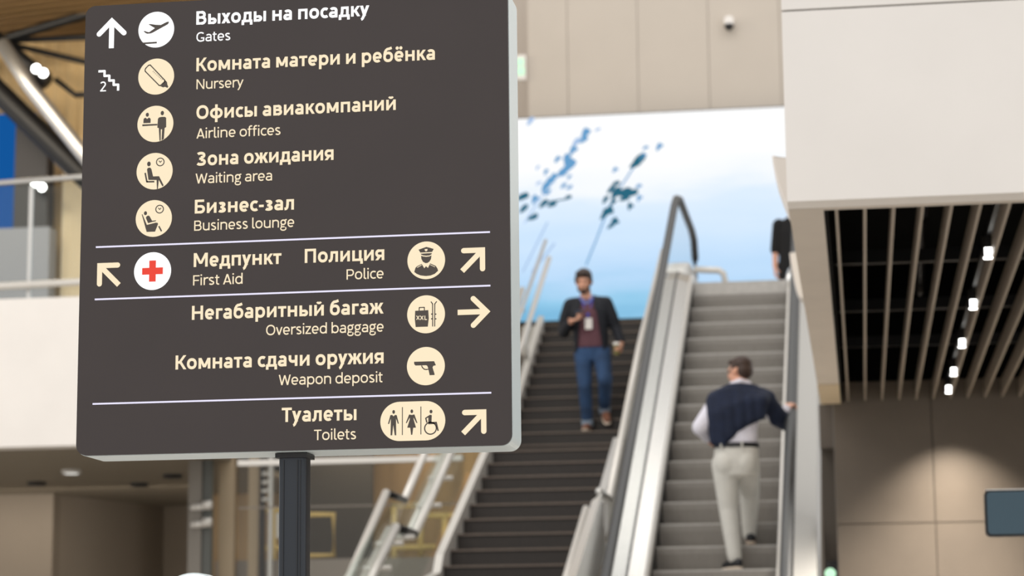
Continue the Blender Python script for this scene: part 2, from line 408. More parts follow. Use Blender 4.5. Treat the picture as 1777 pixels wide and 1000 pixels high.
# brown slatted ceiling
p = MB(); p.box(-18, -6, 22, 33.55, 11.72, 11.8, 1)
a = R(-9)
for k in range(60):
    yy = 20+k*.26
    c, s = math.cos(a), math.sin(a)
    p.add([(-18, yy+2, 11.6), (-6, yy-2.5+2, 11.6), (-6, yy-2.5+2.13, 11.6), (-18, yy+2.13, 11.6), (-18, yy+2, 11.7), (-6, yy-.5, 11.7), (-6, yy-.37, 11.7), (-18, yy+2.13, 11.7)],
          [(0, 1, 2, 3), (0, 1, 5, 4), (3, 2, 6, 7), (0, 3, 7, 4), (1, 2, 6, 5)])
struct(p.build('ceiling', [mat('ceiling_wood', rgb(150, 118, 74), .6), mat('ceiling_dark', rgb(58, 44, 28), .8)]))
# roof truss members: one welded frame
t = thing('roof_truss', (-12.3, 32.5, 10.5), 'black tubular roof truss in the upper left corner', 'roof truss')
q = MB(); q.tube([(-14.2, 32.3, 10.98), (-12.55, 32.4, 11.3), (-10.2, 32.4, 11.88), (-9, 32.4, 12.1)], .075, 12); q.build('top_chord', BLACKPAINT, t, smooth=True)
q = MB(); q.tube([(-12.7, 32.45, 11.27), (-9.5, 32.45, 11.24)], .045, 10); q.build('strut', BLACKPAINT, t, smooth=True)
q = MB(); q.tube([(-12.6, 32.45, 11.23), (-9.5, 32.45, 10.35)], .045, 10); q.build('strut', BLACKPAINT, t, smooth=True)
q = MB(); q.tube([(-11.82, 32.5, 10.64), (-11.5, 32.5, 10.38), (-9.8, 32.5, 10.36)], .045, 10); q.build('strut', BLACKPAINT, t, smooth=True)
q = MB(); q.tube([(-12.75, 32.35, 11.3), (-11.9, 32.35, 10.55)], .13, 12); q.build('bracket', BLACKPAINT, t, smooth=True)
q = MB(); q.tube([(-13.6, 32.2, 11.25), (-12.75, 32.2, 10.55), (-11.3, 32.2, 9.12), (-9.7, 32.2, 7.6)], .17, 16); tag(q.build('diagonal_tube', BLACKPAINT, None, smooth=True, org=(-12, 32.2, 10)), 'thick black diagonal steel tube in the upper left corner', 'tube')
q = MB(); kf = 31.4/32.3; q.tube([(x*kf, 31.4, 1.6+(z-1.6)*kf) for x, z in ((-12.62, 11.2), (-12.15, 10.5), (-11.36, 9.5), (-10.3, 8.2))], .11, 16); tag(q.build('diagonal_tube', STEELSOFT, None, smooth=True, org=(-11.7, 31.4, 10)), 'silver diagonal steel tube above the thick black one', 'tube')
# dark column and blue glass beyond
tag(MB().prism([(-12.62, 5.75), (-12.02, 5.75), (-12.12, 10.1), (-12.62, 10.5)], 33.0, 33.3, 'y').build('column', mat('column_dark', rgb(46, 44, 48), .5), None, org=(-12.2, 33, 5.75)), 'dark leaning column between the blue window and the curtain', 'column')
struct(MB().box(-15, -12.42, 33.31, 33.4, 7.3, 10.35).build('window_1', emis('dusk_blue_glass', rgb(24, 98, 176), .75)))
struct(MB().box(-15, -12.0, 32.9, 33.2, 5.75, 8.45).build('wall_left_parapet', mat('blue_grey_panel', rgb(150, 152, 162), .5)))
for i, (x, z, yv) in enumerate(((-11.5, 10.34, 30.95), (-12.14, 9.06, 32.75))):
    t = thing('spotlight', (x, yv, z), ['bright twin spotlight under the black roof truss', 'bright twin spotlight at the top rail of the left balcony glass'][i], 'spotlight', 'twin spotlights in the upper left')
    q = MB()
    for dx, dz in ((-.05, .04), (.06, -.03)): q.tube([(x+dx, yv+.14, z+dz), (x+dx, yv, z+dz)], .075, 16)
    q.build('housing', DARKMET, t)
    q = MB()
    for dx, dz in ((-.05, .04), (.06, -.03)): q.tube([(x+dx, yv-.002, z+dz), (x+dx, yv-.012, z+dz)], .06, 16)
    q.build('lens', LAMP, t)
    q = MB(); q.tube([(x, yv+.1, z+.05), (x, yv+.22, z+.12), (x, yv+.30, z+.16)] if i else [(x, yv+.1, z+.05), (x-.1, yv+.5, z+.15), (x-.35, 31.42, z+.2)], .02, 8); q.build('bracket', DARKMET, t)

# lift shaft and what stands behind the stairs
t = thing('lift_shaft_frame', (-7.4, 26, 0), 'steel and glass lift shaft frame left of the sign post', 'lift shaft')
MB().box(-7.72, -7.56, 26, 26.15, 0, 5.4).build('column', mat('frame_steel_dull', rgb(128, 122, 114), .5, .3), t)
MB().box(-7.55, -7.45, 26.02, 26.12, 0, 5.4).build('column', mat('frame_grey_green', rgb(86, 88, 84), .5), t)
MB().box(-7.44, -7.25, 26.3, 26.4, 0, 5.4).build('column', mat('frame_tan', rgb(166, 148, 122), .5), t)
MB().box(-7.08, -6.97, 26.3, 26.42, 0, 5.4).build('column', mat('frame_tan', rgb(166, 148, 122), .5), t)
MB().box(-6.92, -6.87, 26.2, 26.3, 0, 5.4).build('column', DARKMET, t)
MB().tube([(-6.76, 26.1, 0), (-6.76, 26.1, 5.4)], .03).build('pipe', STEELSOFT, t)
MB().box(-7.25, -6.3, 29.6, 29.7, 0, 5.4).build('back_panel', mat('shaft_dark', rgb(48, 44, 40), .6), t)
for z in (3.61, 3.41):
    q = MB(); q.tube([(-7.66, 25.93, z), (-7.50, 25.93, z)], .04, 12); q.tube([(-7.52, 25.93, z+.02), (-7.42, 25.93, z+.02)], .055, 12)
    q.build('glass_clamp', PALEMET, t, smooth=True)
for z in (4.0, 3.9, 3.8, 3.7):
    q = MB(); q.tube([(-6.88, 26.18, z), (-6.80, 26.18, z)], .025, 10); q.build('bolt', STEELSOFT, t)
# platform with yellow barriers
struct(MB().box(-7.6, -4.1, 26.75, 26.9, 2.0, 3.03).box(-7.6, -4.1, 26.9, 31, 2.0, 2.7).build('wall_platform', mat('platform_grey', rgb(140, 132, 124), .6)))
p = MB(); xx = -9
struct(MB().box(-8.9, -4.2, 30.9, 31, 2.0, 5.36).build('wall_left_inner', mat('brown_stripes', rgb(160, 134, 98), .6, noise=.35, nscale=1.5, stretch=(2.2, 1, .12))))

def barrier(pts_list, label):
    t = thing('yellow_barrier', (pts_list[0][0][0], 27, 2.7), label, 'barrier', 'yellow tube barriers')
    for pts in pts_list:
        q = MB(); q.tube([(x, 27.0, z) for x, z in pts], .035, 8); q.build('tube', YELLOW, t, smooth=True)
barrier([[(-7.15, 3.645), (-6.82, 3.64)], [(-7.13, 3.18), (-6.82, 3.18)], [(-6.95, 2.72), (-6.95, 3.64)]], 'yellow tube barrier just left of the sign post')
barrier([[(-6.7, 3.58), (-6.22, 3.57), (-6.21, 3.08), (-6.7, 3.08)]], 'yellow tube barrier just right of the sign post')
barrier([[(-5.5, 3.66), (-4.98, 3.655)], [(-5.48, 2.72), (-5.48, 3.66)], [(-5.17, 3.53), (-4.75, 3.53)], [(-5.16, 3.06), (-5.16, 3.53)], [(-4.87, 2.72), (-4.87, 3.53)], [(-5.5, 3.16), (-4.98, 3.16)]], 'yellow tube barrier seen through the stair balustrade glass')
tag(MB().box(-6.92, -6.75, 26.97, 26.985, 3.3, 3.6).build('paper_notice', mat('notice_white', rgb(225, 225, 222), .7), None, org=(-6.85, 26.97, 3.45)), 'blank white notice sheet on the barrier left of the sign post', 'notice')
t = thing('glass_screen_wall', (-5.2, 24, 2.0), 'clear glass screen with a pale top bar under the sign', 'glass screen')
MB().box(-6.6, -4.15, 24.1, 24.12, 2.0, 3.9).build('glass_panel', GLASSG, t)
MB().box(-6.6, -4.15, 24.06, 24.16, 3.90, 3.96).build('top_bar', PALEMET, t)
MB().box(-6.6, -4.15, 24.09, 24.13, 3.44, 3.455).build('middle_bar', mat('bar_grey', rgb(120, 112, 104), .5), t)

# ================================================================== STAIRCASE
SXL, SXR = -3.62, -2.40
st = thing('staircase', (-3, 20, 0), 'wide dark granite staircase between the glass screen and the escalator', 'staircase')
# flights: (front Y, top z) of every nosing
nos = []
for k in range(14): nos.append((18.75-.35*(13-k), 2.27-.16*(13-k)))           # lowest flight
nos.append((18.75+.35, 2.43))
nos += [(20.0+.35*k, 2.59+.16*k) for k in range(8)]
nos.append((22.80, 3.87))
nos += [(23.87+.262*k, 4.027+.157*k) for k in range(11)]
nos.append((23.87+.262*11, 5.745))
ends = [n[0] for n in nos[1:]] + [26.82]
prev = 0
for i, ((y, z), ye) in enumerate(zip(nos, ends)):
    if z < 0.02: continue
    q = MB()
    q.box(SXL, SXR, y, ye+.01, z-.2, z-.018, 0)
    q.box(SXL, SXR, y-.015, ye-.016, z-.017, z, 1)
    q.build('landing' if ye-y > .6 else 'step', [STAIR, NOSING], st)
def incl(q, prof, path, mi=0):
    q.loft([[(x, y, z+h) for x, h in prof] for y, z in path], mi=mi)
fl2 = [(19.9, 2.55), (22.80, 3.87)]; fl3 = [(23.87, 4.03), (27.72, 5.78)]
spath = [(13.9, .05), (18.75, 2.27), (19.85, 2.43), (20.0, 2.59), (22.8, 3.87), (23.7, 3.95), (23.87, 4.027), (26.75, 5.75)]
q = MB(); incl(q, [(SXL-.07, -.3), (SXL, -.3), (SXL, .10), (SXL-.07, .10)], spath); q.build('stringer', PALEMET, st)
q = MB(); incl(q, [(SXR, -.3), (SXR+.07, -.3), (SXR+.07, .10), (SXR, .10)], spath); q.build('stringer', STEELSOFT, st)

# left balustrade of the stairs
bal = thing('stair_balustrade', (-3.9, 20, 0), 'left glass stair balustrade with pale double handrails below the sign', 'balustrade', 'stair balustrades')
gl = [(15.0, 1.0), (19.36, 2.66), (20.17, 2.66), (23.1, 4.05), (23.9, 4.05), (26.9, 5.95)]
def raised(pa, h): return [(y, z+h) for y, z in pa]
q = MB()
for (ya, za), (yb, zb) in zip(gl, gl[1:]):
    q.add([(-3.95, ya, za-.35), (-3.95, yb, zb-.35), (-3.95, yb, zb+.45), (-3.95, ya, za+.45), (-3.935, ya, za-.35), (-3.935, yb, zb-.35), (-3.935, yb, zb+.45), (-3.935, ya, za+.45)],
          [(0, 1, 2, 3), (5, 4, 7, 6), (3, 2, 6, 7), (0, 4, 5, 1)])
q.build('glass_panel', GLASS, bal)
q = MB(); q.tube([(-4.0, 16.0, 1.65), (-4.0, 17.94, 2.42), (-4.0, 19.36, 3.19)], .036, 10); q.build('cap_rail', PALEMET, bal, smooth=True)
q = MB(); q.tube([(-4.0, 19.36, 3.19), (-4.0, 20.17, 3.187)], .030, 10); q.build('landing_rail', DARKMET, bal, smooth=True)  # same rail along the landing, its shaded underside put in as dark metal
q = MB(); q.tube([(-4.0, 20.17, 3.187), (-4.0, 21.08, 3.674), (-4.0, 23.2, 4.72)], .036, 10); q.build('cap_rail', PALEMET, bal, smooth=True)
q = MB(); q.tube([(-4.0, 23.2, 4.72), (-4.0, 24.0, 4.75)], .030, 10); q.build('landing_rail', DARKMET, bal, smooth=True)  # dark again for the shade under the level run
q = MB(); q.tube([(-4.0, 24.0, 4.75), (-4.0, 26.9, 6.62)], .036, 10); q.build('cap_rail', PALEMET, bal, smooth=True)
for xo, rr, nm in ((-3.9, .042, 'handrail'), (-4.02, .034, 'outer_handrail')):
    dy = .0 if xo == -3.9 else .3
    q = MB(); q.tube([(xo, 16.0, 1.25), (xo, 18.30+dy, 2.435), (xo, 19.286+dy, 2.89)], rr, 10); q.build(nm, PALEMET, bal, smooth=True)
    q = MB(); q.tube([(xo, 19.286+dy, 2.89), (xo, 20.13+dy, 2.882)], rr*.85, 10); q.build(nm, DARKMET if dy == 0 else PALEMET, bal, smooth=True)  # level run of the inner rail darkened to stand for its shaded underside
    q = MB(); q.tube([(xo, 20.13+dy, 2.882), (xo, 21.9+dy, 3.748), (xo, 23.2+dy, 4.40)], rr, 10); q.build(nm, PALEMET, bal, smooth=True)
    q = MB(); q.tube([(xo, 24.0+dy, 4.42), (xo, 26.9, 6.2)], rr, 10); q.build(nm, PALEMET, bal, smooth=True)
for y, z in ((18.6, 2.52), (19.1, 2.75), (20.9, 3.2), (21.5, 3.5), (22.4, 3.95), (19.6, 2.83), (25.2, 5.15), (26.4, 5.88)):
    q = MB(); q.tube([(-4.03, y, z-.01), (-3.80, y, z-.01)], .022, 8); q.build('bracket', PALEMET, bal, smooth=True)

q = MB(); q.tube([(-3.66, 23.3, 4.43), (-3.66, 25.16, 5.27), (-3.66, 27.6, 6.70)], .032, 10); q.build('inner_handrail', PALEMET, bal, smooth=True)
q = MB(); q.tube([(-3.74, 24.0, 4.78), (-3.74, 27.9, 6.98)], .022, 10); q.build('inner_handrail', STEELSOFT, bal, smooth=True)
for y, zb, zt in ((24.2, 4.22, 4.83), (25.6, 5.05, 5.53)):
    q = MB(); q.tube([(-3.66, y, zb), (-3.66, y, zt)], .016, 8); q.build('rail_post', STEELSOFT, bal, smooth=True)
# right balustrade of the stairs
bal = thing('stair_balustrade', (-2.2, 20, 0), 'right stainless stair balustrade between the dark stairs and the escalator', 'balustrade', 'stair balustrades')
q = MB(); incl(q, [(-2.215, -.10), (-2.13, -.04), (-2.10, -.5), (-2.13, -.5)], [(15, 1.26), (17.27, 2.363), (19.23, 3.175)]); q.build('rail_panel', mat('bright_satin', (.80, .79, .77, 1), .38, .7), bal)
q = MB(); q.tube([(-2.25, 15, 1.2), (-2.25, 17.6, 2.32), (-2.25, 19.1, 3.0)], .03); q.build('handrail', PALEMET, bal, smooth=True)
q = MB(); q.tube([(-2.15, 19.23, 3.15), (-2.15, 19.98, 3.134)], .035); q.build('handrail', STEELSOFT, bal, smooth=True)
q = MB(); q.tube([(-2.15, 19.98, 3.134), (-2.15, 23.118, 4.935), (-2.15, 26.3, 6.5)], .035); q.build('handrail', PALEMET, bal, smooth=True)
q = MB(); incl(q, [(-2.16, -.75), (-2.148, -.75), (-2.148, -.04), (-2.16, -.04)], [(19.98, 3.134), (23.118, 4.935), (26.3, 6.5)]); q.build('glass_panel', GLASSG, bal)
for y, z in ((20.1, 2.75), (20.0, 2.6)):
    q = MB(); q.tube([(-2.22, y, z), (-2.10, y, z)], .035, 10); q.build('glass_clamp', CHROME, bal, smooth=True)

# ================================================================== ESCALATOR
EX0, EX1 = -1.67, -.67
es = thing('escalator', (-1.17, 18, 0), 'grey escalator with stainless balustrades carrying the man in the navy sweater', 'escalator')
ep = [(13.0, .02), (14.1, .02), (14.5, .08), (14.9, .27), (24.0, 5.55), (24.3, 5.68), (24.7, 5.75), (26.2, 5.75)]
n = 0
ys, zs_ = 18.66-.362*11, 2.455-.21*11
stp = []
for k in range(28):
    y, z = ys+.362*k, zs_+.21*k
    if z < .06: continue
    if z > 5.70: break
    stp.append((y, z))
for i, (y, z) in enumerate(stp):
    q = MB()
    arc = [(y+.012, z), (y+.002, z-.008), (y, z-.02), (y+.004, z-.06), (y+.03, z-.15), (y+.05, z-.215)]
    q.prism(arc+[(y+.40, z-.215), (y+.40, z)], EX0+.005, EX1-.005, 'x', 1)
    q.box(EX0+.006, EX1-.006, y-.003, y+.37, z-.014, z+.002, 0)
    q.build('step', [ESTEP, ESRISE], es)
q = MB(); q.box(EX0, EX1, 24.35, 26.2, 5.70, 5.755); q.box(EX0+.005, EX1-.005, 24.22, 24.40, 5.60, 5.752); q.build('comb_plate', ESTEP, es)
for sgn, e, nm in ((-1, EX0, 'L'), (1, EX1, 'R')):
    def X(d): return e+sgn*d
    if nm == 'L': d1, d2, d3 = .15, .19, .36
    else: d1, d2, d3 = .12, .20, .32
    q = MB(); incl(q, [(X(0), -.4), (X(0), .05), (X(.015), .05), (X(.015), -.4)], ep); q.build('skirt', BLACKPAINT, es)
    q = MB(); incl(q, [(X(.002), .05), (X(.004), .14 if nm == 'L' else .075), (X(.03), .168 if nm == 'L' else .085), (X(.03), .05)], ep); q.build('trim_strip', PALEMET, es)
    q = MB(); incl(q, [(X(.03), .165 if nm == 'L' else .10), (X(d1), .215 if nm == 'L' else .14), (X(d1), .0), (X(.03), .0)], ep); q.build('inner_deck', STEEL, es)
    q = MB(); incl(q, [(X(d1), .215 if nm == 'L' else .13), (X(d1+.02), .215 if nm == 'L' else .13), (X(d1+.02), 0), (X(d1), 0)], ep); q.build('seam_gasket', BLACKPAINT, es)
    q = MB(); incl(q, [(X(d1+.02), .22 if nm == 'L' else .14), (X(d3), .205 if nm == 'L' else .10), (X(d3), -.9), (X(d1+.02), -.9)], ep); q.build('outer_deck', STEEL if nm == 'L' else mat('cladding_grey', rgb(176, 174, 170), .4, .3), es)
    xg = X(d1+.01)
    q = MB(); incl(q, [(xg-.006, .1), (xg+.006, .1), (xg+.006, 1.0), (xg-.006, 1.0)], ep[1:-1]+[(26.6, 5.75)]); q.build('glass_panel', glass_mat('escalator_glass', (.97, .98, .98, 1)), es)
    h = 1.02
    hp = [(13.4, .5), (13.2, .75), (13.35, h-.02)] + [(y, z+h) for y, z in ep[1:-1]] + [(26.5, 5.75+h), (26.85, 5.75+h-.05), (27.0, 5.75+h-.25), (26.85, 5.75+h-.5), (26.6, 5.75+h-.58)]
    q = MB(); q.tube([(xg, y, z) for y, z in hp], .042, 12, ry=.03); q.build('handrail', RUBBER, es, smooth=True)
# rounded deck end at the top left, chrome handrail guide at top right
q = MB(); q.prism([(24.3, 5.6), (26.4, 5.6), (26.4, 6.0), (26.2, 6.08), (24.8, 6.08), (24.4, 6.0)], EX0-.36, EX0-.05, 'x'); q.build('newel_cover', STEELSOFT, es, bevel=.05)
# guard loop at the upper landing
q = MB(); q.tube([(-1.75, 25.6, 6.14), (-1.47, 25.6, 6.12), (-1.42, 25.6, 6.08), (-1.40, 25.6, 5.98), (-1.40, 25.6, 5.74)], .038, 12)
q.build('guard_rail', PALEMET, es, smooth=True)
q = MB(); q.tube([(-.66, 24.3, 5.4), (-.65, 24.5, 5.80), (-.63, 24.75, 5.93), (-.60, 25.1, 5.93), (-.58, 25.5, 5.75)], .05, 12)
q.build('guard_rail', CHROME, es, smooth=True)

# ================================================================== DARK DISPLAY on the right
t = thing('hanging_sign', (.95, 12, 3.8), 'dark blue blank sign panel with rounded corners at the lower right edge', 'sign')
def rrect(x0, x1, z0, z1, r, n=6):
    pts = []
    for cx, cz, a0 in ((x1-r, z1-r, 0), (x0+r, z1-r, 90), (x0+r, z0+r, 180), (x1-r, z0+r, 270)):
        for i in range(n+1):
            a = R(a0+90*i/n); pts.append((cx+r*math.cos(a), cz+r*math.sin(a)))
    return pts
MB().prism(rrect(.632, 1.30, 2.294, 2.531, .028), 12, 12.06, 'y').build('frame', BLACKPAINT, t)
MB().prism(rrect(.644, 1.288, 2.306, 2.521, .02), 11.994, 12.0, 'y').build('panel', mat('display_blue_glass', rgb(56, 82, 97), .4), t)
MB().prism(rrect(.640, 1.29, 2.529, 2.5345, .002), 11.99, 12.06, 'y').build('top_trim', PALEMET, t)
MB().tube([(.97, 12.03, 2.53), (.97, 12.03, 3.82)], .015).build('hanger', DARKMET, t)

# ================================================================== MAIN SIGN
SC = Vector((-1.5, 6.0, 2.21))
sg = thing('direction_sign', (-1.508, 6.08, 0), 'large dark brown airport direction sign with cream Russian and English lettering on a post', 'sign')
MB().prism([(x-1.5, z+2.21) for x, z in rrect(-.6, .6, 0, 1.267, .03, 8)], 6.012, 6.165, 'y').build('case', CASE, sg)
MB().prism([(x-1.5, z+2.21) for x, z in rrect(-.5985, .5985, .0015, 1.2655, .029, 8)], 6.0, 6.0118, 'y').build('face_panel', SIGNFACE, sg)
# post: ribbed profile with collar
pf = []
for i in range(32):
    a = 2*math.pi*i/32
    c, s = math.cos(a), math.sin(a)
    sx = abs(c)**.35*(1 if c > 0 else -1)*.038; sy = abs(s)**.35*(1 if s > 0 else -1)*.036
    pf.append((-1.508+sx, 6.08+sy))
q = MB(); q.prism(pf, 0, 2.205, 'z'); pst = q.build('post', POST, sg)
q = MB()
for dx in (-.022, .016, .024): q.box(-1.508+dx-.0015, -1.508+dx+.0015, 6.0415, 6.046, 0.02, 2.19)
q.build('groove', mat('groove_dark', rgb(22, 26, 32), .4), pst)
MB().box(-1.508-.044, -1.508+.044, 6.036, 6.124, 2.196, 2.2085).build('collar', BLACKPAINT, sg)
MB().box(-1.67, -1.35, 5.92, 6.24, 0, .02).build('base_plate', POST, sg)

FZ = 5.9985      # front of the lettering
def sp(u, v, lay=0): return (SC.x+u, FZ-.0006*lay, SC.z+v)
# ---- stroke alphabet for the sign: every letter is drawn from stems, bars, diagonals and bowls
XH, CH, AH, DH = 527.0, 689.0, 745.0, -195.0
def sup(cx, cy, rx, ry, a0, a1, n=26, e=2.25):
    pts = []
    for i in range(n+1):
        t = R(a0+(a1-a0)*i/n); c, s = math.cos(t), math.sin(t)
        pts.append((cx+rx*math.copysign(abs(c)**(2/e), c), cy+ry*math.copysign(abs(s)**(2/e), s)))
    return pts
def glyph(ch, w):
    h = w/2; b = w*.86; bh = b/2; X, Cp = XH, CH; S = []
    def r(pts, wd=None): S.append(('r', pts, wd or w))
    def v(x, y0, y1): r([(x, y0), (x, y1)])
    def bar(y, x0, x1): r([(x0, y), (x1, y)], b)
    def d(x0, y0, x1, y1, k=1.12): S.append(('d', x0, y0, x1, y1, w*k))
    def dot(x, y): S.append(('o', x, y, w*.62))
    def ring(cx, cy, rx, ry): r(sup(cx, cy, rx, ry, 0, 360, 44))
    def karms(x0, W, H): bar(H*.50, x0, x0+150); d(W-75, H, x0+110, H*.46); d(x0+150, H*.56, W-62, 0)
    def zz(W, H):
        r(sup(W*.44, H*.755, W*.47-h, H*.245+8-h, 150, -90)); r(sup(W*.45, H*.255, W*.52-h, H*.255+8-h, 90, -152)); bar(H*.51, W*.28, W*.55)
    def mm(W, H, low): v(h, 0, H); v(W-h, 0, H); d(h+12, H, W/2, low, 1.05); d(W-h-12, H, W/2, low, 1.05)
    if ch in 'оo': W = 520; ring(260, X/2, 260-h, X/2+8-h); return W, 38, 38, S
    if ch in 'OО': W = 660; ring(330, Cp/2, 330-h, Cp/2+8-h); return W, 42, 42, S
    if ch in 'сc': W = 415; r(sup(255, X/2, 255-h, X/2+8-h, 52, 308)); return W, 38, 10, S
    if ch in 'еeё':
        W = 490; r(sup(W/2, X/2, W/2-h, X/2+8-h, 0, 312)); bar(X*.475, h, W-h*.4)
        if ch == 'ё': dot(150, AH-70); dot(345, AH-70)
        return W, 38, 36, S
    if ch in 'аa':
        W = 455; v(W-h, 0, X-165); r(sup(W/2+8, X-175, W/2-8-h, 175+8-h, 0, 148))
        yb = .575*X-bh+10; r([(W-h, yb), (205, yb)], b); y0 = -8+h
        r(sup(205, (yb+y0)/2, 205-h, (yb-y0)/2, 90, 270)); r(sup(205, 150, W-h-205, 150-y0, 270, 352)); return W, 32, 60, S
    if ch == 'н': W = 500; v(h, 0, X); v(W-h, 0, X); bar(X*.52, h, W-h); return W, 62, 62, S
    if ch == 'п': W = 495; v(h, 0, X); v(W-h, 0, X); bar(X-bh, h, W-h); return W, 62, 62, S
    if ch == 'т': W = 440; bar(X-bh, 0, W); v(W/2, 0, X); return W, 16, 16, S
    if ch == 'г': W = 350; bar(X-bh, 0, W); v(h, 0, X); return W, 62, 10, S
    if ch == 'к': W = 470; v(h, 0, X); karms(h, W, X); return W, 62, 4, S
    if ch == 'К': W = 565; v(h, 0, Cp); karms(h+20, W, Cp); return W, 68, 4, S
    if ch == 'ж':
        W = 730; v(W/2, 0, X); bar(X*.5, W/2-150, W/2+150)
        for s_ in (-1, 1): d(W/2+s_*(W/2-75), X, W/2+s_*105, X*.46); d(W/2+s_*140, X*.56, W/2+s_*(W/2-60), 0)
        return W, 4, 4, S
    if ch == 'м': W = 630; mm(W, X, 70); return W, 60, 60, S
    if ch == 'М': W = 760; mm(W, Cp, 150); return W, 62, 62, S
    if ch in 'ий':
        W = 510; v(h, 0, X); v(W-h, 0, X); d(h+8, 55, W-h-8, X-55, 1.0)
        if ch == 'й': r(sup(W/2, X+185, 100, 95, 200, 340, 14), w*.78)
        return W, 62, 62, S
    if ch == 'ц': W = 560; v(h, 0, X); v(W-h-65, 0, X); bar(bh, h, W); v(W-h*.9, -140, 10); return W, 62, 10, S
    if ch in 'рp': W = 515; v(h, DH, X); ring(W/2, X/2, W/2-h, X/2+8-h); return W, 60, 38, S
    if ch == 'd': W = 515; v(W-h, 0, AH); ring(W/2, X/2, W/2-h, X/2+8-h); return W, 38, 60, S
    if ch == 'b': W = 515; v(h, 0, AH); ring(W/2, X/2, W/2-h, X/2+8-h); return W, 60, 38, S
    if ch in 'уy':
        W = 490; d(h*1.1, X, W*.5-4, 15); d(W-h*1.1, X, W*.5-78, -70); r([(W*.5-72, -55), (W*.5-105, -120), (W*.5-150, -160), (60, -172)], w*.95); return W, 6, 6, S
    if ch == 'v': W = 480; d(h*1.1, X, W/2, 0); d(W-h*1.1, X, W/2, 0); return W, 6, 6, S
    if ch == 'х': W = 480; d(h*1.25, X, W-h*1.2, 0, 1.2); d(W-h*1.25, X, h*1.2, 0, 1.2); return W, 4, 4, S
    if ch == 'ч': W = 465; v(W-h, 0, X); r([(h, X), (h, X*.68)]+sup(h+150, X*.68, 150, X*.68-225, 180, 270, 10)+[(W-h, 240)]); return W, 50, 62, S
    if ch == 'я':
        W = 480; v(W-h, 0, X); yt, yl = X-bh, X*.40; bar(yt, 200, W-h); bar(yl, 200, W-h)
        r(sup(205, (yt+yl)/2, 205-h, (yt-yl)/2, 90, 270)); d(W*.52, yl, h*1.1, 0); return W, 20, 62, S
    if ch == 'л': W = 505; v(W-h, 0, X); bar(X-bh, 130, W-h); r([(178, X-4), (170, 260), (150, 125), (105, 62), (10, 48)]); return W, 8, 62, S
    if ch == 'д':
        W = 575; v(W-120, 0, X); bar(X-bh, 170, W-120); r([(188, X-4), (178, 270), (150, 120), (105, 20)]); bar(bh, 0, W); v(h*.9, -140, 20); v(W-h*.9, -140, 20); return W, 14, 14, S
    if ch == 'з': W = 425; zz(W, X); return W, 22, 36, S
    if ch == 'З': W = 530; zz(W, Cp); return W, 22, 42, S
    if ch in 'ыь':
        W = 660 if ch == 'ы' else 480; v(h, 0, X); yt = X*.60-bh; bar(yt, h, 250); bar(bh, h, 250); r(sup(245, (yt+bh)/2, 455-245-h, (yt-bh)/2, 90, -90, 18))
        if ch == 'ы': v(W-h, 0, X)
        return W, 62, 62, S
    if ch == 'б':
        W = 525; ring(W/2, X/2-6, W/2-h, X/2+2-h); r([(h, 250), (h+4, 400), (h+28, 510), (h+85, 600), (210, 645), (330, 664), (W-70, 708)], w*.95); return W, 40, 38, S
    if ch == 'ф': W = 690; v(W/2, DH, AH-40); ring(W/2, X/2, W/2-h, X/2+8-h); return W, 38, 38, S
    if ch in 'ВB':
        W = 545; v(h, 0, Cp); ym = Cp*.53
        for y in (Cp-bh, ym, bh): bar(y, h, 290)
        r(sup(285, (Cp-bh+ym)/2, W-38-285-h, (Cp-bh-ym)/2, 90, -90, 18)); r(sup(285, (ym+bh)/2, W-285-h, (ym-bh)/2, 90, -90, 18)); return W, 68, 38, S
    if ch == 'в':
        W = 475; v(h, 0, X); ym = X*.53
        for y in (X-bh, ym, bh): bar(y, h, 240)
        r(sup(240, (X-bh+ym)/2, W-30-240-h, (X-bh-ym)/2, 90, -90, 18)); r(sup(245, (ym+bh)/2, W-245-h, (ym-bh)/2, 90, -90, 18)); return W, 62, 32, S
    if ch == 'Б':
        W = 540; v(h, 0, Cp); ym = Cp*.60-bh; bar(Cp-bh, h, W-50); bar(ym, h, 290); bar(bh, h, 290); r(sup(285, (ym+bh)/2, W-285-h, (ym-bh)/2, 90, -90, 18)); return W, 68, 36, S
    if ch == 'P':
        W = 525; v(h, 0, Cp); ym = Cp*.40; bar(Cp-bh, h, 290); bar(ym, h, 290); r(sup(285, (ym+Cp-bh)/2, W-285-h, (Cp-bh-ym)/2, 90, -90, 18)); return W, 68, 30, S
    if ch == 'П': W = 600; v(h, 0, Cp); v(W-h, 0, Cp); bar(Cp-bh, h, W-h); return W, 68, 68, S
    if ch == 'Н': W = 600; v(h, 0, Cp); v(W-h, 0, Cp); bar(Cp*.51, h, W-h); return W, 68, 68, S
    if ch in 'ТT': W = 530; bar(Cp-bh, 0, W); v(W/2, 0, Cp); return W, 12, 12, S
    if ch == 'G':
        W = 590; r(sup(W*.56, Cp/2, W*.56-h, Cp/2+8-h, 48, 292)); v(W-h, 62, Cp*.44); bar(Cp*.44-bh, W*.58, W-h); r([(W*.62, h-6), (W*.8, 40+h*.4), (W-h, 75)]); return W, 42, 60, S
    if ch == 't': W = 325; r([(125, X+135), (125, 135)]+sup(235, 130, 110, 138-h, 180, 296, 14)); bar(X-bh, 0, 300); return W, 14, 14, S
    if ch == 'f': W = 330; r([(125, 0), (125, AH-150)]+sup(255, AH-150, 130, 155-h, 180, 62, 14)); bar(X-bh, 0, 295); return W, 14, 6, S
    if ch == 's':
        W = 400; up_ = sup(205, X*.745, 190-h, X*.255+8-h, 32, 262, 18); lo = sup(198, X*.262, 198-h, X*.262+8-h, 82, -150, 18); r(up_+lo); return W, 30, 34, S
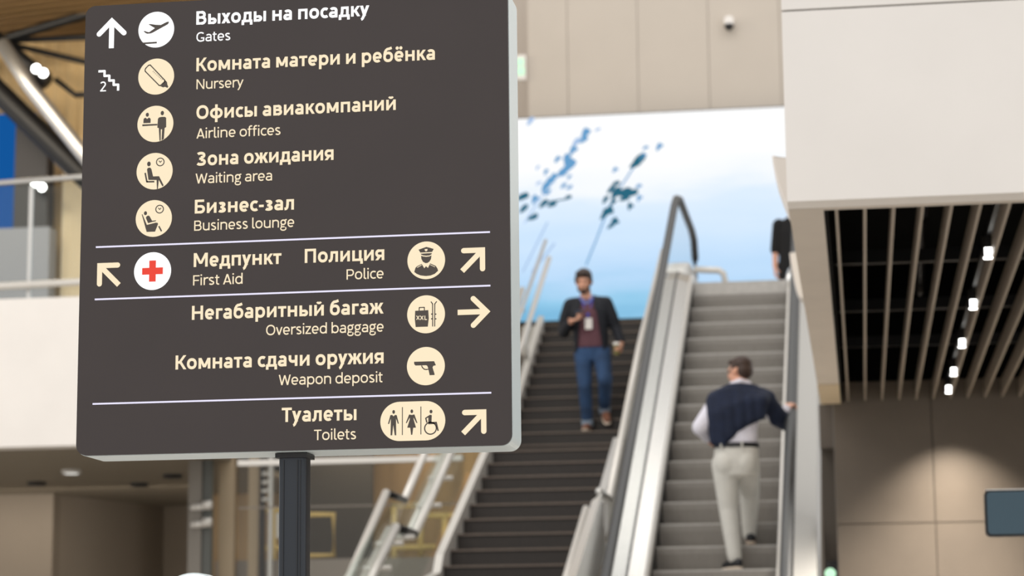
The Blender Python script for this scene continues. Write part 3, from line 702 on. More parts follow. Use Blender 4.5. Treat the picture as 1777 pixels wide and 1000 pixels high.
    if ch == 'N': W = 600; v(h, 0, Cp); v(W-h, 0, Cp); d(h+10, Cp, W-h-10, 0, 1.15); return W, 68, 68, S
    if ch == 'u': W = 490; v(W-h, 0, X); r([(h, X), (h, 185)]+sup(W/2, 185, W/2-h, 193-h, 180, 350, 16)); return W, 58, 60, S
    if ch == 'n': W = 490; v(h, 0, X); r([(W-h, 0), (W-h, X-185)]+sup(W/2, X-185, W/2-h, 193-h, 0, 170, 16)); return W, 60, 58, S
    if ch == 'r': W = 320; v(h, 0, X); r(sup(h+220, X-230, 220, 238-h, 180, 74, 14)); return W, 60, 4, S
    if ch == 'i': W = w; v(h, 0, X); dot(h, AH-60); return W, 62, 62, S
    if ch == 'l': W = w+95; r([(h, AH), (h, 110)]+sup(h+110, 110, 110, 118-h, 180, 285, 10)); return W, 62, 14, S
    if ch == 'A': W = 590; d(W/2-4, Cp, h*1.1, 0); d(W/2+4, Cp, W-h*1.1, 0); bar(Cp*.26, 120, W-120); return W, 6, 6, S
    if ch == 'W':
        W = 860
        for (xa, ya, xb, yb) in ((h*1.05, Cp, W*.265, 0), (W/2, Cp*.95, W*.265, 0), (W/2, Cp*.95, W*.735, 0), (W-h*1.05, Cp, W*.735, 0)): d(xa, ya, xb, yb, 1.06)
        return W, 10, 10, S
    if ch == 'g':
        W = 490; ring(225, X*.645, 205-h, X*.355+8-h); r([(300, X*.90), (390, X-bh+18), (W-8, X-bh+34)], b); r(sup(150, 105, 62, 68, 120, 270, 10), b)
        r([(150, 38), (330, 34)], b); r(sup(235, -78, 235-h, 118, 78, 402, 34), b); return W, 24, 8, S
    if ch == 'z': W = 410; bar(X-bh, 10, W-10); bar(bh, 0, W); d(W-60-h*.2, X-b, 60+h*.2, b, 1.2); return W, 24, 24, S
    if ch == 'F': W = 450; v(h, 0, Cp); bar(Cp-bh, h, W); bar(Cp*.49, h, W-40); return W, 68, 14, S
    if ch == '-': W = 250; bar(X*.47, 0, W); return W, 40, 40, S
    if ch == '2': W = 440; r(sup(205, 500, 200-h*.6, 197-h, 155, -28, 18)+[(h*1.2, bh+4)]); bar(bh, 0, W); return W, 30, 30, S
    return 180, 20, 20, S
def ribbon(mb, pts, wd, f):
    n = len(pts); L, Rr = [], []
    closed = n > 30 and abs(pts[0][0]-pts[-1][0])+abs(pts[0][1]-pts[-1][1]) < 1
    for i in range(n):
        a = pts[i-1] if i else (pts[-2] if closed else pts[0]); c = pts[i+1] if i < n-1 else (pts[1] if closed else pts[-1])
        dx, dy = c[0]-a[0], c[1]-a[1]; l = math.hypot(dx, dy) or 1
        nx, ny = -dy/l*wd/2, dx/l*wd/2
        L.append(f(pts[i][0]+nx, pts[i][1]+ny)); Rr.append(f(pts[i][0]-nx, pts[i][1]-ny))
    mb.add(L+Rr, [(i, i+1, n+i+1, n+i) for i in range(n-1)])
def lettering(text, u0, u1, v_, cap_, bold, m):
    wgt = 140 if bold else 92
    x = 0; items = []; first = None
    for ch in text:
        W, l, r_, S = glyph(ch, wgt)
        if first is None: first = l
        items.append((x+l, S)); x += l+W+r_; last = r_
    tot = x-first-last
    kx = (u1-u0)/tot; kz = cap_/CH; mb = MB()
    for ox, S in items:
        def f(px, py): return sp(u0+(ox+px-first)*kx, v_+py*kz)
        for s in S:
            if s[0] == 'r': ribbon(mb, s[1], s[2], f)
            elif s[0] == 'd':
                _, x0, y0, x1, y1, wh = s
                mb.add([f(x0-wh/2, y0), f(x0+wh/2, y0), f(x1+wh/2, y1), f(x1-wh/2, y1)], [(0, 1, 2, 3)])
            else: mb.add([f(s[1]+s[3]*math.cos(2*math.pi*i/18), s[2]+s[3]*math.sin(2*math.pi*i/18)) for i in range(18)], [tuple(range(18))])
    ob = mb.build('lettering', m, sg)
    ob['label'] = ('white' if m is LITWHITE else 'cream')+' lettering reading '+text
    return ob
TX = [('Выходы на посадку', -.277, .214, 1.195, .0385, 1), ('Gates', -.276, -.179, 1.146, .027, 0), ('Комната матери и ребёнка', -.275, .397, 1.061, .0385, 1), ('Nursery', -.274, -.14, 1.01, .028, 0),
      ('Офисы авиакомпаний', -.273, .288, .925, .0385, 1), ('Airline offices', -.272, -.034, .87, .028, 0), ('Зона ожидания', -.271, .115, .793, .0385, 1), ('Waiting area', -.273, -.057, .743, .028, 0),
      ('Бизнес-зал', -.274, .005, .659, .0385, 1), ('Business lounge', -.275, .006, .611, .028, 0), ('Медпункт', -.275, -.029, .51, .0385, 1), ('First Aid', -.276, -.137, .459, .028, 0),
      ('Полиция', .036, .256, .51, .0385, 1), ('Police', .152, .254, .46, .028, 0), ('Негабаритный багаж', -.278, .253, .364, .0385, 1), ('Oversized baggage', -.07, .254, .315, .028, 0),
      ('Комната сдачи оружия', -.322, .254, .229, .0385, 1), ('Weapon deposit', -.034, .252, .178, .028, 0), ('Туалеты', -.025, .18, .078, .0385, 1), ('Toilets', .064, .179, .027, .028, 0)]
for i, a in enumerate(TX): lettering(*a, LITWHITE if i < 2 else CREAM)
for v in (.576, .430, .1415):
    q = MB(); q.prism([(sp(-.554, v)[0], sp(0, v-.0022)[2]), (sp(.545, v)[0], sp(0, v-.0022)[2]), (sp(.545, v)[0], sp(0, v+.0022)[2]), (sp(-.554, v)[0], sp(0, v+.0022)[2])], FZ, 5.9999, 'y')
    q.build('divider_line', LITLINE, sg)

class PD:   # flat drawing on the sign face
    def __init__(s, cx, cz): s.c = (cx, cz); s.mb = MB()
    def poly(s, pts, lay=1, mi=0): s.mb.ngon([sp(s.c[0]+x, s.c[1]+z, lay) for x, z in pts], mi); return s
    def ell(s, x, z, rx, rz=None, lay=1, mi=0, n=28):
        rz = rz or rx
        return s.poly([(x+rx*math.cos(2*math.pi*i/n), z+rz*math.sin(2*math.pi*i/n)) for i in range(n)], lay, mi)
    def line(s, pts, wd, lay=1, mi=0, rnd=False):
        for (x0, z0), (x1, z1) in zip(pts, pts[1:]):
            L = math.hypot(x1-x0, z1-z0) or 1e-6; nx, nz = -(z1-z0)/L*wd/2, (x1-x0)/L*wd/2
            s.poly([(x0-nx, z0-nz), (x1-nx, z1-nz), (x1+nx, z1+nz), (x0+nx, z0+nz)], lay, mi)
        for i, (x, z) in enumerate(pts):
            if rnd or 0 < i < len(pts)-1: s.ell(x, z, wd/2, lay=lay, mi=mi, n=14)
        return s
    def ring(s, x, z, r, wd, lay=1, mi=0, n=36):
        for i in range(n):
            a, b = 2*math.pi*i/n, 2*math.pi*(i+1)/n
            s.poly([(x+(r-wd/2)*math.cos(a), z+(r-wd/2)*math.sin(a)), (x+(r+wd/2)*math.cos(a), z+(r+wd/2)*math.sin(a)), (x+(r+wd/2)*math.cos(b), z+(r+wd/2)*math.sin(b)), (x+(r-wd/2)*math.cos(b), z+(r-wd/2)*math.sin(b))], lay, mi)
        return s
    def build(s, name, m, parent, label=None):
        o = s.mb.build(name, m, parent)
        if label: o['label'] = label
        return o
def arrow(cx, cz, ang, m, label):
    d = PD(cx, cz); ca, sa = math.cos(ang), math.sin(ang)
    def r(x, z): return (x*ca-z*sa, x*sa+z*ca)
    # points up in its own frame: tip (0,.042)
    wd = .0145
    d.line([r(0, -.044), r(0, .030)], wd)
    for sx in (-1, 1):
        d.line([r(sx*.036, -.0015), r(0, .0345)], wd)
        d.ell(*r(sx*.036, -.0015), wd/2, n=16)
    d.poly([r(-.0102, .0345), r(0, .0243), r(.0102, .0345), r(0, .0447)])
    return d.build('arrow', m, sg, label)
arrow(-.521, 1.184, 0, LITWHITE, 'white arrow pointing up')
arrow(-.517, .499, R(45), CREAM, 'cream arrow pointing to the upper left')
arrow(.500, .503, R(-45), CREAM, 'cream arrow pointing to the upper right beside the police pictogram')
arrow(.500, .360, R(-90), CREAM, 'cream arrow pointing right')
arrow(.500, .066, R(-45), CREAM, 'cream arrow pointing to the upper right beside the toilets pictogram')
# stairs symbol with the floor number 2
d = PD(-.527, 1.047)
d.line([(-.030, .028), (-.012, .028), (-.012, .014), (.002, .014), (.002, .000), (.015, .000), (.015, -.013), (.028, -.013), (.028, -.030)], .0066)
d.build('stair_symbol', LITWHITE, sg, 'white stair symbol')
c = lettering('2', -.551, -.534, 1.017, .028, 0, LITWHITE)

def disc(u, v, m, label, r=.0515, pill=0):
    d = PD(u, v)
    if pill:
        pts = []
        for cx, a0 in ((pill, -90), (-pill, 90)):
            for i in range(25): a = R(a0+180*i/24); pts.append((cx+r*math.cos(a), r*math.sin(a)))
        d.poly(pts, 0)
    else: d.ell(0, 0, r, lay=0, n=64)
    return d.build('pictogram', m, sg, label)
def C(cx, cy, rad=347, rr=.0515):      # drawing units of each pictogram -> metres, straightened
    def f(x, y): return ((x-cx)/rad*rr, -((y-cy)+.04*(x-cx))/rad*rr)
    return f
W_, K_ = [SYM], [SYM, CREAM]
g = disc(-.392, 1.187, LITWHITE, 'white round pictogram of a departing plane'); f = C(522, 573); d = PD(-.392, 1.187)
d.poly([f(*p) for p in ((770, 425), (758, 462), (735, 480), (460, 630), (430, 643), (400, 650), (345, 652), (318, 640), (275, 603), (300, 596), (345, 615), (385, 622), (495, 545), (370, 470), (400, 462), (520, 480), (610, 484), (715, 432), (745, 420))])
d.poly([f(*p) for p in ((255, 822), (540, 808), (540, 842), (285, 856))])
d.build('symbol', W_, g)
g = disc(-.390, 1.052, CREAM, 'cream round pictogram of a baby bottle'); d = PD(-.39, 1.052)
def nb(x, y): return ((x-672)/138*.0515, -((y-592)+.04*(x-672))/138*.0515)
d.line([nb(*p) for p in ((585, 540), (592, 527), (612, 506), (625, 503), (738, 620), (740, 630), (706, 662), (696, 660), (588, 552), (585, 540))], .0032)
d.poly([nb(*p) for p in ((745, 622), (757, 636), (760, 655), (768, 672), (760, 680), (742, 672), (728, 676), (708, 668))])
for i in range(8): d.line([nb(645+i*10, 557+i*9), nb(653+i*10, 548+i*9)], .0013)
d.build('symbol', W_, g)
g = disc(-.390, .917, CREAM, 'cream round pictogram of a desk clerk and a visitor'); f = C(500, 455); d = PD(-.39, .917)
d.ell(*f(343, 280), .0046, .0058).ell(*f(632, 250), .0048, .0064)
d.poly([f(*p) for p in ((268, 442), (272, 360), (290, 343), (312, 336), (340, 362), (372, 334), (398, 345), (410, 370), (408, 438))])
d.poly([f(*p) for p in ((248, 465), (540, 455), (540, 485), (250, 500))])
d.poly([f(*p) for p in ((540, 530), (548, 360), (570, 332), (620, 322), (680, 322), (708, 340), (712, 520), (690, 530), (682, 540), (670, 745), (625, 772), (632, 560), (608, 562), (610, 772), (590, 785), (585, 770), (568, 536))])
d.build('symbol', W_, g)
def clock(d, f, x, y):
    d.ring(*f(x, y), 73/347*.0515, 20/347*.0515); d.line([f(x-28, y-24), f(x, y+6), f(x+30, y-24)], .0024)
g = disc(-.390, .783, CREAM, 'cream round pictogram of a seated person under a clock'); f = C(540, 480); d = PD(-.39, .783)
clock(d, f, 648, 306); d.ell(*f(430, 343), .0052, .0068)
d.poly([f(*p) for p in ((395, 450), (405, 425), (430, 412), (460, 415), (480, 440), (515, 580), (630, 576), (722, 752), (696, 772), (625, 650), (612, 815), (592, 822), (582, 650), (425, 648))])
d.line([f(360, 512), f(396, 682), f(540, 680)], .0046)
d.build('symbol', W_, g)
g = disc(-.390, .650, CREAM, 'cream round pictogram of a reclining passenger under a clock'); f = C(522, 500); d = PD(-.39, .65)
clock(d, f, 632, 325); d.ell(*f(362, 402), .0045, .0056)
d.poly([f(*p) for p in ((290, 425), (304, 420), (392, 622), (560, 580), (596, 582), (608, 604), (552, 750), (390, 756))])
d.poly([f(*p) for p in ((370, 490), (385, 460), (412, 446), (438, 452), (492, 545), (566, 535), (568, 552), (480, 572), (415, 592))])
d.line([f(622, 645), f(676, 744)], .0042)
d.build('symbol', W_, g)
g = disc(-.391, .503, LITWHITE, 'white round pictogram of a red cross', .0525); d = PD(-.391, .503)
d.poly([(-.0295, -.0095), (-.0095, -.0095), (-.0095, -.0295), (.0095, -.0295), (.0095, -.0095), (.0295, -.0095), (.0295, .0095), (.0095, .0095), (.0095, .0295), (-.0095, .0295), (-.0095, .0095), (-.0295, .0095)])
d.build('symbol', [LITRED], g, 'red cross')
g = disc(.371, .505, CREAM, 'cream round pictogram of a police officer'); f = C(497, 465, 362); d = PD(.371, .505)
d.poly([f(*p) for p in ((350, 262), (430, 232), (500, 208), (570, 224), (642, 246), (612, 305), (500, 312), (385, 318))])
d.poly([f(*p) for p in ((388, 340), (500, 332), (608, 326), (600, 350), (560, 372), (500, 378), (440, 372), (404, 358))])
d.poly([f(*p) for p in ((398, 378), (440, 392), (500, 398), (560, 390), (600, 370), (590, 440), (560, 490), (520, 518), (480, 520), (435, 495), (405, 440))])
d.poly([f(*p) for p in ((266, 690), (290, 610), (320, 580), (410, 536), (460, 618), (492, 578), (530, 612), (572, 524), (680, 572), (712, 620), (726, 665), (660, 725), (580, 758), (490, 768), (390, 758), (310, 725))])
d.poly([f(*p) for p in ((468, 252), (524, 248), (520, 280), (496, 296), (474, 282))], 2, 1)
d.poly([f(*p) for p in ((320, 600), (408, 552), (412, 562), (328, 610))], 2, 1); d.poly([f(*p) for p in ((570, 542), (670, 590), (664, 598), (568, 552))], 2, 1)
d.build('symbol', K_, g)
g = disc(.370, .358, CREAM, 'cream round pictogram of an XXL suitcase and skis'); f = C(495, 490, 365); d = PD(.37, .358)
d.poly([f(*p) for p in ((285, 425), (540, 410), (548, 570), (530, 728), (294, 738), (278, 590))])
d.line([f(362, 420), f(366, 362), (f(462, 358)), f(464, 415)], .0028)
d.line([f(590, 245), f(622, 290), f(622, 725)], .0028); d.line([f(704, 240), f(665, 290), f(662, 725)], .0028)
for yy in (487, 577): d.ell(*f(604, yy), .0019); d.ell(*f(684, yy), .0019)
for x in (340, 415):
    d.line([f(x-28, 520), f(x+28, 598)], .0022, 2, 1); d.line([f(x+28, 520), f(x-28, 598)], .0022, 2, 1)
d.line([f(474, 518), f(474, 594), f(514, 592)], .0022, 2, 1)
d.build('symbol', K_, g)
g = disc(.369, .218, CREAM, 'cream round pictogram of a pistol'); f = C(495, 505, 366); d = PD(.369, .218)
d.poly([f(*p) for p in ((268, 425), (655, 410), (690, 488), (640, 500), (625, 530), (662, 650), (664, 675), (568, 680), (538, 540), (522, 500), (500, 490), (295, 498), (270, 470))])
d.line([f(412, 495), f(430, 535), f(465, 566), f(500, 572), f(545, 565)], .0028)
d.build('symbol', W_, g)
g = disc(.333, .0715, CREAM, 'cream oblong pictogram of a man, a woman and a wheelchair user', .0525, .0355); d = PD(.333, .0715)
def f(x, y): return ((x-724)/400*.0525, -((y-490)+.02*(x-724))/400*.0525)
for x in (512, 894): d.line([f(x, 205 if x < 600 else 195), f(x-2, 775 if x < 600 else 765)], .0024)
d.ell(*f(331, 302), .0037, .0051); d.ell(*f(706, 292), .0037, .0051); d.ell(*f(1102, 300), .0040, .0049)
d.poly([f(*p) for p in ((262, 368), (300, 362), (328, 392), (360, 362), (395, 368), (438, 540), (416, 545), (380, 440), (384, 780), (352, 780), (322, 570), (300, 780), (266, 780), (272, 440), (236, 550), (212, 545))])
d.poly([f(*p) for p in ((650, 356), (706, 366), (760, 354), (822, 530), (800, 532), (742, 420), (745, 460), (792, 625), (735, 628), (715, 772), (690, 772), (672, 628), (610, 625), (662, 460), (664, 420), (600, 535), (582, 528))])
d.poly([f(*p) for p in ((1075, 366), (1112, 368), (1118, 385), (1112, 512), (1220, 508), (1262, 690), (1232, 698), (1195, 552), (1045, 560), (1045, 420), (1010, 440), (1030, 520), (1002, 530), (978, 430))])
d.ring(*f(1090, 640), .0158, .0034)
d.build('symbol', W_, g)

# lit round sign below, only its top edge in view
t = thing('round_sign', (-1.765, 6.3, 0), 'glowing white round sign whose top edge shows at the bottom left of the post', 'sign')
q = MB(); q.tube([(-1.853, 6.3, 1.79), (-1.853, 6.36, 1.79)], .115, 48); q.build('case', CASE, t)
q = MB(); q.tube([(-1.853, 6.298, 1.79), (-1.853, 6.2995, 1.79)], .111, 48); q.build('lit_face', LITWHITE, t)
MB().tube([(-1.853, 6.34, 0), (-1.853, 6.34, 1.7)], .03).build('post', POST, t)
# ================================================================== PEOPLE
def cap(bm, p0, p1, r0, r1, sq=(1, 1), n=14):
    # tapered capsule; sq scales the section along world x / along the other axis
    p0, p1 = Vector(p0), Vector(p1); d = p1-p0; L = d.length; d = d/L if L > 1e-6 else Vector((0, 0, 1))
    ref = Vector((1, 0, 0)) if abs(d.x) < .9 else Vector((0, 1, 0))
    b = d.cross(ref).normalized(); a = b.cross(d).normalized()
    rings = []
    for i in range(1, 6):
        t = math.pi/2*i/5; rings.append((p0-d*r0*math.cos(t), r0*math.sin(t)))
    for i in range(0, 5):
        t = math.pi/2*i/5; rings.append((p1+d*r1*math.sin(t), r1*math.cos(t)))
    vs = []
    s0 = bm.verts.new(p0-d*r0); s1 = bm.verts.new(p1+d*r1)
    for c, r in rings:
        vs.append([bm.verts.new(c+a*r*sq[0]*math.cos(2*math.pi*k/n)+b*r*sq[1]*math.sin(2*math.pi*k/n)) for k in range(n)])
    for A, B in zip(vs, vs[1:]):
        for k in range(n): bm.faces.new((A[k], A[(k+1) % n], B[(k+1) % n], B[k]))
    for k in range(n):
        bm.faces.new((s0, vs[0][(k+1) % n], vs[0][k])); bm.faces.new((s1, vs[-1][k], vs[-1][(k+1) % n]))
def chain(bm, pts, rs, sq=(1, 1)):
    for (a, b), (r, q) in zip(zip(pts, pts[1:]), zip(rs, rs[1:])): cap(bm, a, b, r, q, sq)
def ell(bm, c, r, rot=None):
    m = Matrix.Translation(Vector(c)) @ (rot.to_4x4() if rot else Matrix.Identity(4)) @ Matrix.Diagonal((r[0], r[1], r[2], 1))
    bmesh.ops.create_icosphere(bm, subdivisions=3, radius=1, matrix=m)
def ringloft(bm, rings, n=24):
    # rings: (cx, cy, cz, rx, ry[, tilt])
    vs = []
    for cx, cy, cz, rx, ry in rings:
        vs.append([bm.verts.new((cx+rx*math.copysign(abs(math.cos(t))**.85, math.cos(t)), cy+ry*math.copysign(abs(math.sin(t))**.85, math.sin(t)), cz)) for t in [2*math.pi*k/n for k in range(n)]])
    for A, B in zip(vs, vs[1:]):
        for k in range(n): bm.faces.new((A[k], A[(k+1) % n], B[(k+1) % n], B[k]))
    bm.faces.new(vs[0][::-1]); bm.faces.new(vs[-1])
def blob(name, fn, m, parent, voxel=.009, sm=4, cut=None):
    bm = bmesh.new(); fn(bm)
    bmesh.ops.translate(bm, verts=bm.verts, vec=-ORG[parent])
    bmesh.ops.recalc_face_normals(bm, faces=bm.faces)
    me = bpy.data.meshes.new(name); bm.to_mesh(me); bm.free()
    o = bpy.data.objects.new('tmp', me); col.objects.link(o)
    r = o.modifiers.new('r', 'REMESH'); r.mode = 'VOXEL'; r.voxel_size = voxel; r.use_smooth_shade = True
    if sm: s = o.modifiers.new('s', 'SMOOTH'); s.iterations = sm; s.factor = .5
    dg = bpy.context.evaluated_depsgraph_get()
    me2 = bpy.data.meshes.new_from_object(o.evaluated_get(dg)); bpy.data.objects.remove(o)
    if cut:
        b2 = bmesh.new(); b2.from_mesh(me2)
        dead = [f for f in b2.faces if cut(f.calc_center_median()+ORG[parent])]
        bmesh.ops.delete(b2, geom=dead, context='FACES'); b2.to_mesh(me2); b2.free()
    me2.name = name; me2.materials.clear(); me2.materials.append(m)
    for p in me2.polygons: p.use_smooth = True; p.material_index = 0
    ob = bpy.data.objects.new(name, me2); col.objects.link(ob); ob.parent = parent; ORG[ob] = ORG[parent].copy()
    return ob
SKIN = mat('skin_tone', rgb(214, 160, 134), .55, noise=.05, nscale=12)
HAIR = mat('dark_brown_hair', rgb(52, 38, 32), .6, noise=.3, nscale=60)
HAIR2 = mat('brown_hair', rgb(56, 38, 29), .6, noise=.3, nscale=60)
JACKET = mat('navy_black_jacket', rgb(18, 21, 30), .8, noise=.2, nscale=20)
SHIRT = mat('plum_shirt', rgb(92, 58, 66), .85, noise=.15, nscale=30)
DENIM = mat('blue_denim', rgb(37, 64, 99), .85, noise=.35, nscale=6)
CUFF = mat('denim_cuff', rgb(132, 146, 162), .85)
SHOEB = mat('brown_shoe', rgb(122, 78, 58), .6)
SOLE = mat('pale_sole', rgb(224, 208, 190), .6)
NAVY = mat('navy_sweater_knit', rgb(17, 28, 52), .9, noise=.2, nscale=18)
PALES = mat('pale_lilac_shirt', rgb(216, 214, 226), .8, noise=.05, nscale=14)
TROUS = mat('light_grey_trousers', rgb(206, 204, 198), .85, noise=.05, nscale=10)
BELT = mat('black_belt_leather', rgb(18, 18, 22), .5)
SHOEK = mat('black_shoe', rgb(24, 26, 32), .5)
BLKT = mat('black_shirt_cloth', rgb(14, 14, 16), .9)
EYE = mat('eye_dark', rgb(40, 30, 28), .3)
LIPS = mat('lip_tone', rgb(176, 104, 92), .5)

def fingers(bm, wrist, dirv, side, out, curl=.6, s=1.0):
    # palm and five fingers: dirv along the hand, side across it, out = palm facing
    w_, d, s_, o_ = Vector(wrist), Vector(dirv).normalized(), Vector(side).normalized(), Vector(out).normalized()
    pc = w_+d*.05*s
    for k in (-1.5, -.5, .5, 1.5): cap(bm, w_+s_*k*.012*s, w_+d*.085*s+s_*k*.019*s, .016*s, .012*s)
    for k, L in zip((-1.5, -.5, .5, 1.5), (.062, .078, .074, .066)):
        a = w_+d*.088*s+s_*k*.021*s
        b = a+(d*math.cos(curl)+o_*math.sin(curl))*L*.55*s
        c = b+(d*math.cos(curl*2.4)+o_*math.sin(curl*2.4))*L*.45*s
        chain(bm, [a, b, c], [.0100*s, .0092*s, .0078*s])
    a = w_+d*.03*s+s_*.026*s; b = a+(d*.6+s_*.7+o_*.45)*.035*s; c = b+(d*.7+s_*.1+o_*.8)*.032*s
    chain(bm, [a, b, c], [.013*s, .0115*s, .009*s])

def head(bm, c, yawv, tilt=0, s=1.0):
    # c centre of the skull; face looks along -y turned by yawv, chin down by tilt
    rot = Matrix.Rotation(yawv, 3, 'Z') @ Matrix.Rotation(tilt, 3, 'X')
    c = Vector(c)
    def T(p): return c + rot @ (Vector(p)*s)
    ell(bm, T((0, .012, .022)), (.074*s, .092*s, .088*s), rot)
    ell(bm, T((0, -.028, -.045)), (.058*s, .062*s, .068*s), rot)
    ell(bm, T((0, -.058, -.088)), (.030*s, .026*s, .022*s), rot)        # chin
    cap(bm, T((0, -.084, .004)), T((0, -.108, -.034)), .009*s, .015*s)   # nose
    for sx in (-1, 1):
        ell(bm, T((sx*.034, -.074, -.028)), (.020*s, .016*s, .020*s), rot)   # cheek
        ell(bm, T((sx*.030, -.080, .020)), (.022*s, .012*s, .009*s), rot)    # brow
        ell(bm, T((sx*.078, .008, -.012)), (.010*s, .020*s, .030*s), rot)    # ear
    ell(bm, T((0, -.088, -.058)), (.024*s, .010*s, .006*s), rot)         # upper lip
    ell(bm, T((0, -.086, -.069)), (.021*s, .010*s, .007*s), rot)
    return T, rot
def eyes(T, rot, parent, s=1.0):
    for sx in (-1, 1):
        blob('eye', lambda bm: ell(bm, T((sx*.030, -.084, .003)), (.011*s, .006*s, .006*s), rot), EYE, parent, .003, 1)
        blob('eyebrow', lambda bm: ell(bm, T((sx*.031, -.091, .022)), (.018*s, .005*s, .004*s), rot), HAIR, parent, .003, 1)

def shoe(name, toe, heel, parent, upper, sole, lift=0):
    t, h = Vector(toe), Vector(heel); d = (h-t)
    o = blob(name, lambda bm: (chain(bm, [t+Vector((0, 0, .042)), t+d*.35+Vector((0, 0, .05)), t+d*.7+Vector((0, 0, .065)), h+Vector((0, 0, .06))], [.038, .044, .046, .040], (1, .9))), upper, parent, .008, 3)
    blob('sole', lambda bm: (chain(bm, [t+Vector((0, 0, .016)), t+d*.4+Vector((0, 0, .016)), h+Vector((0, 0, .016))], [.040, .045, .038], (1, .36))), sole, o, .006, 2)
    return o

# ---- man coming down the stairs
P1 = Vector((-2.828, 24.26, 4.184))
m1 = thing('person', P1, 'man in dark jacket, plum shirt and jeans walking down the dark stairs reading a phone', 'person', 'people on the stairs and escalator')
def w1(*p): return P1+Vector(p)
hc1 = w1(-.005, -.10, 1.615); T1 = {}
def b1(bm):
    T1['T'], T1['r'] = head(bm, hc1, R(-4), R(16), 1.08)
    cap(bm, w1(.015, -.03, 1.40), w1(.0, -.07, 1.56), .062, .056)
    ringloft(bm, [w1(.065, .0, .84)[:]+(.13, .09), w1(.06, 0, .95)[:]+(.15, .105), w1(.05, -.01, 1.1)[:]+(.145, .10), w1(.035, -.02, 1.27)[:]+(.16, .105), w1(.03, -.02, 1.38)[:]+(.15, .085), w1(.02, -.03, 1.45)[:]+(.07, .06)])
    chain(bm, [w1(-.15, -.01, 1.37), w1(-.225, .02, 1.09)], [.052, .042]); chain(bm, [w1(-.225, .02, 1.09), w1(-.13, -.22, 1.17)], [.040, .028])
    chain(bm, [w1(.21, -.01, 1.38), w1(.305, .04, 1.12)], [.052, .042]); chain(bm, [w1(.305, .04, 1.12), w1(.383, -.045, .94)], [.040, .028])
    fingers(bm, w1(-.128, -.222, 1.172), (.88, -.42, .12), (.35, .85, .25), (-.1, .1, 1), 1.0, 1.08)
    fingers(bm, w1(.386, -.045, .935), (-.05, -.70, -.70), (.0, -.70, .70), (-1, 0, 0), .75, 1.05)
    chain(bm, [w1(-.03, 0, .88), w1(-.012, -.07, .48), w1(-.002, .04, .07)], [.085, .055, .04])
    chain(bm, [w1(.16, 0, .88), w1(.215, -.16, .54), w1(.17, .12, .23)], [.085, .055, .04])
    cap(bm, w1(0, .04, .06), w1(-.0, -.08, .04), .035, .03); cap(bm, w1(.17, .12, .21), w1(.20, .02, .16), .035, .03)
blob('body', b1, SKIN, m1, .0075, 3)
eyes(T1['T'], T1['r'], m1, 1.08)
T = T1['T']; rr = T1['r']
blob('hair', lambda bm: (ell(bm, T((0, .020, .048)), (.090, .104, .090), rr), ell(bm, T((0, .05, -.005)), (.082, .070, .080), rr), ell(bm, T((-.01, -.058, .085)), (.066, .045, .038), rr), ell(bm, T((-.076, -.01, .02)), (.016, .03, .04), rr), ell(bm, T((.076, -.01, .02)), (.016, .03, .04), rr)), HAIR, m1, .007, 2)
blob('beard', lambda bm: (ell(bm, T((0, -.060, -.092)), (.040, .036, .030), rr), ell(bm, T((-.045, -.035, -.06)), (.020, .035, .045), rr), ell(bm, T((.045, -.035, -.06)), (.020, .035, .045), rr), ell(bm, T((0, -.093, -.050)), (.030, .010, .006), rr), ell(bm, T((0, -.088, -.082)), (.026, .014, .012), rr)), HAIR, m1, .005, 1)
blob('shirt', lambda bm: (ringloft(bm, [w1(.06, -.01, .90)[:]+(.162, .118), w1(.058, -.015, 1.0)[:]+(.16, .118), w1(.05, -.025, 1.12)[:]+(.158, .115), w1(.035, -.03, 1.27)[:]+(.165, .115), w1(.03, -.025, 1.38)[:]+(.14, .09), w1(.02, -.03, 1.435)[:]+(.075, .066)])), SHIRT, m1, .009, 4)
blob('shirt_collar', lambda bm: (cap(bm, w1(-.05, -.085, 1.44), w1(.02, -.125, 1.37), .018, .012), cap(bm, w1(.085, -.085, 1.44), w1(.035, -.125, 1.37), .018, .012)), mat('blue_collar', rgb(112, 120, 176), .8), m1, .006, 2)
def jk(bm):
    # open jacket: shell round the torso, shoulders and sleeves; the front opening is cut out of it
    ringloft(bm, [w1(.055, .0, .855)[:]+(.190, .146), w1(.055, .0, .95)[:]+(.188, .148), w1(.05, -.005, 1.08)[:]+(.188, .148), w1(.04, -.01, 1.2)[:]+(.196, .150), w1(.032, -.01, 1.31)[:]+(.208, .142), w1(.028, -.01, 1.39)[:]+(.175, .112), w1(.02, -.01, 1.455)[:]+(.090, .078), w1(.018, -.005, 1.49)[:]+(.078, .070)])
    chain(bm, [w1(-.05, .0, 1.415), w1(-.165, .0, 1.375), w1(-.225, .02, 1.23), w1(-.24, .03, 1.09)], [.062, .078, .070, .064]); chain(bm, [w1(-.24, .03, 1.09), w1(-.16, -.165, 1.15)], [.063, .048])
    chain(bm, [w1(.09, .0, 1.42), w1(.215, .0, 1.385), w1(.275, .02, 1.25), w1(.312, .045, 1.13)], [.062, .078, .068, .062]); chain(bm, [w1(.312, .045, 1.13), w1(.375, -.03, .965)], [.061, .047])
def jcut(c):
    x, y, z = c-P1
    if z < .858: return True
    hw = .150-(z-.86)*.155
    return (y < -.015 and abs(x-(.048 if z < 1.3 else .03)) < max(hw, .042)) or (z > 1.455 and y < .02) or z > 1.485
jo = blob('jacket', jk, JACKET, m1, .009, 5, jcut)
so = jo.modifiers.new('thickness', 'SOLIDIFY'); so.thickness = .010; so.offset = -1
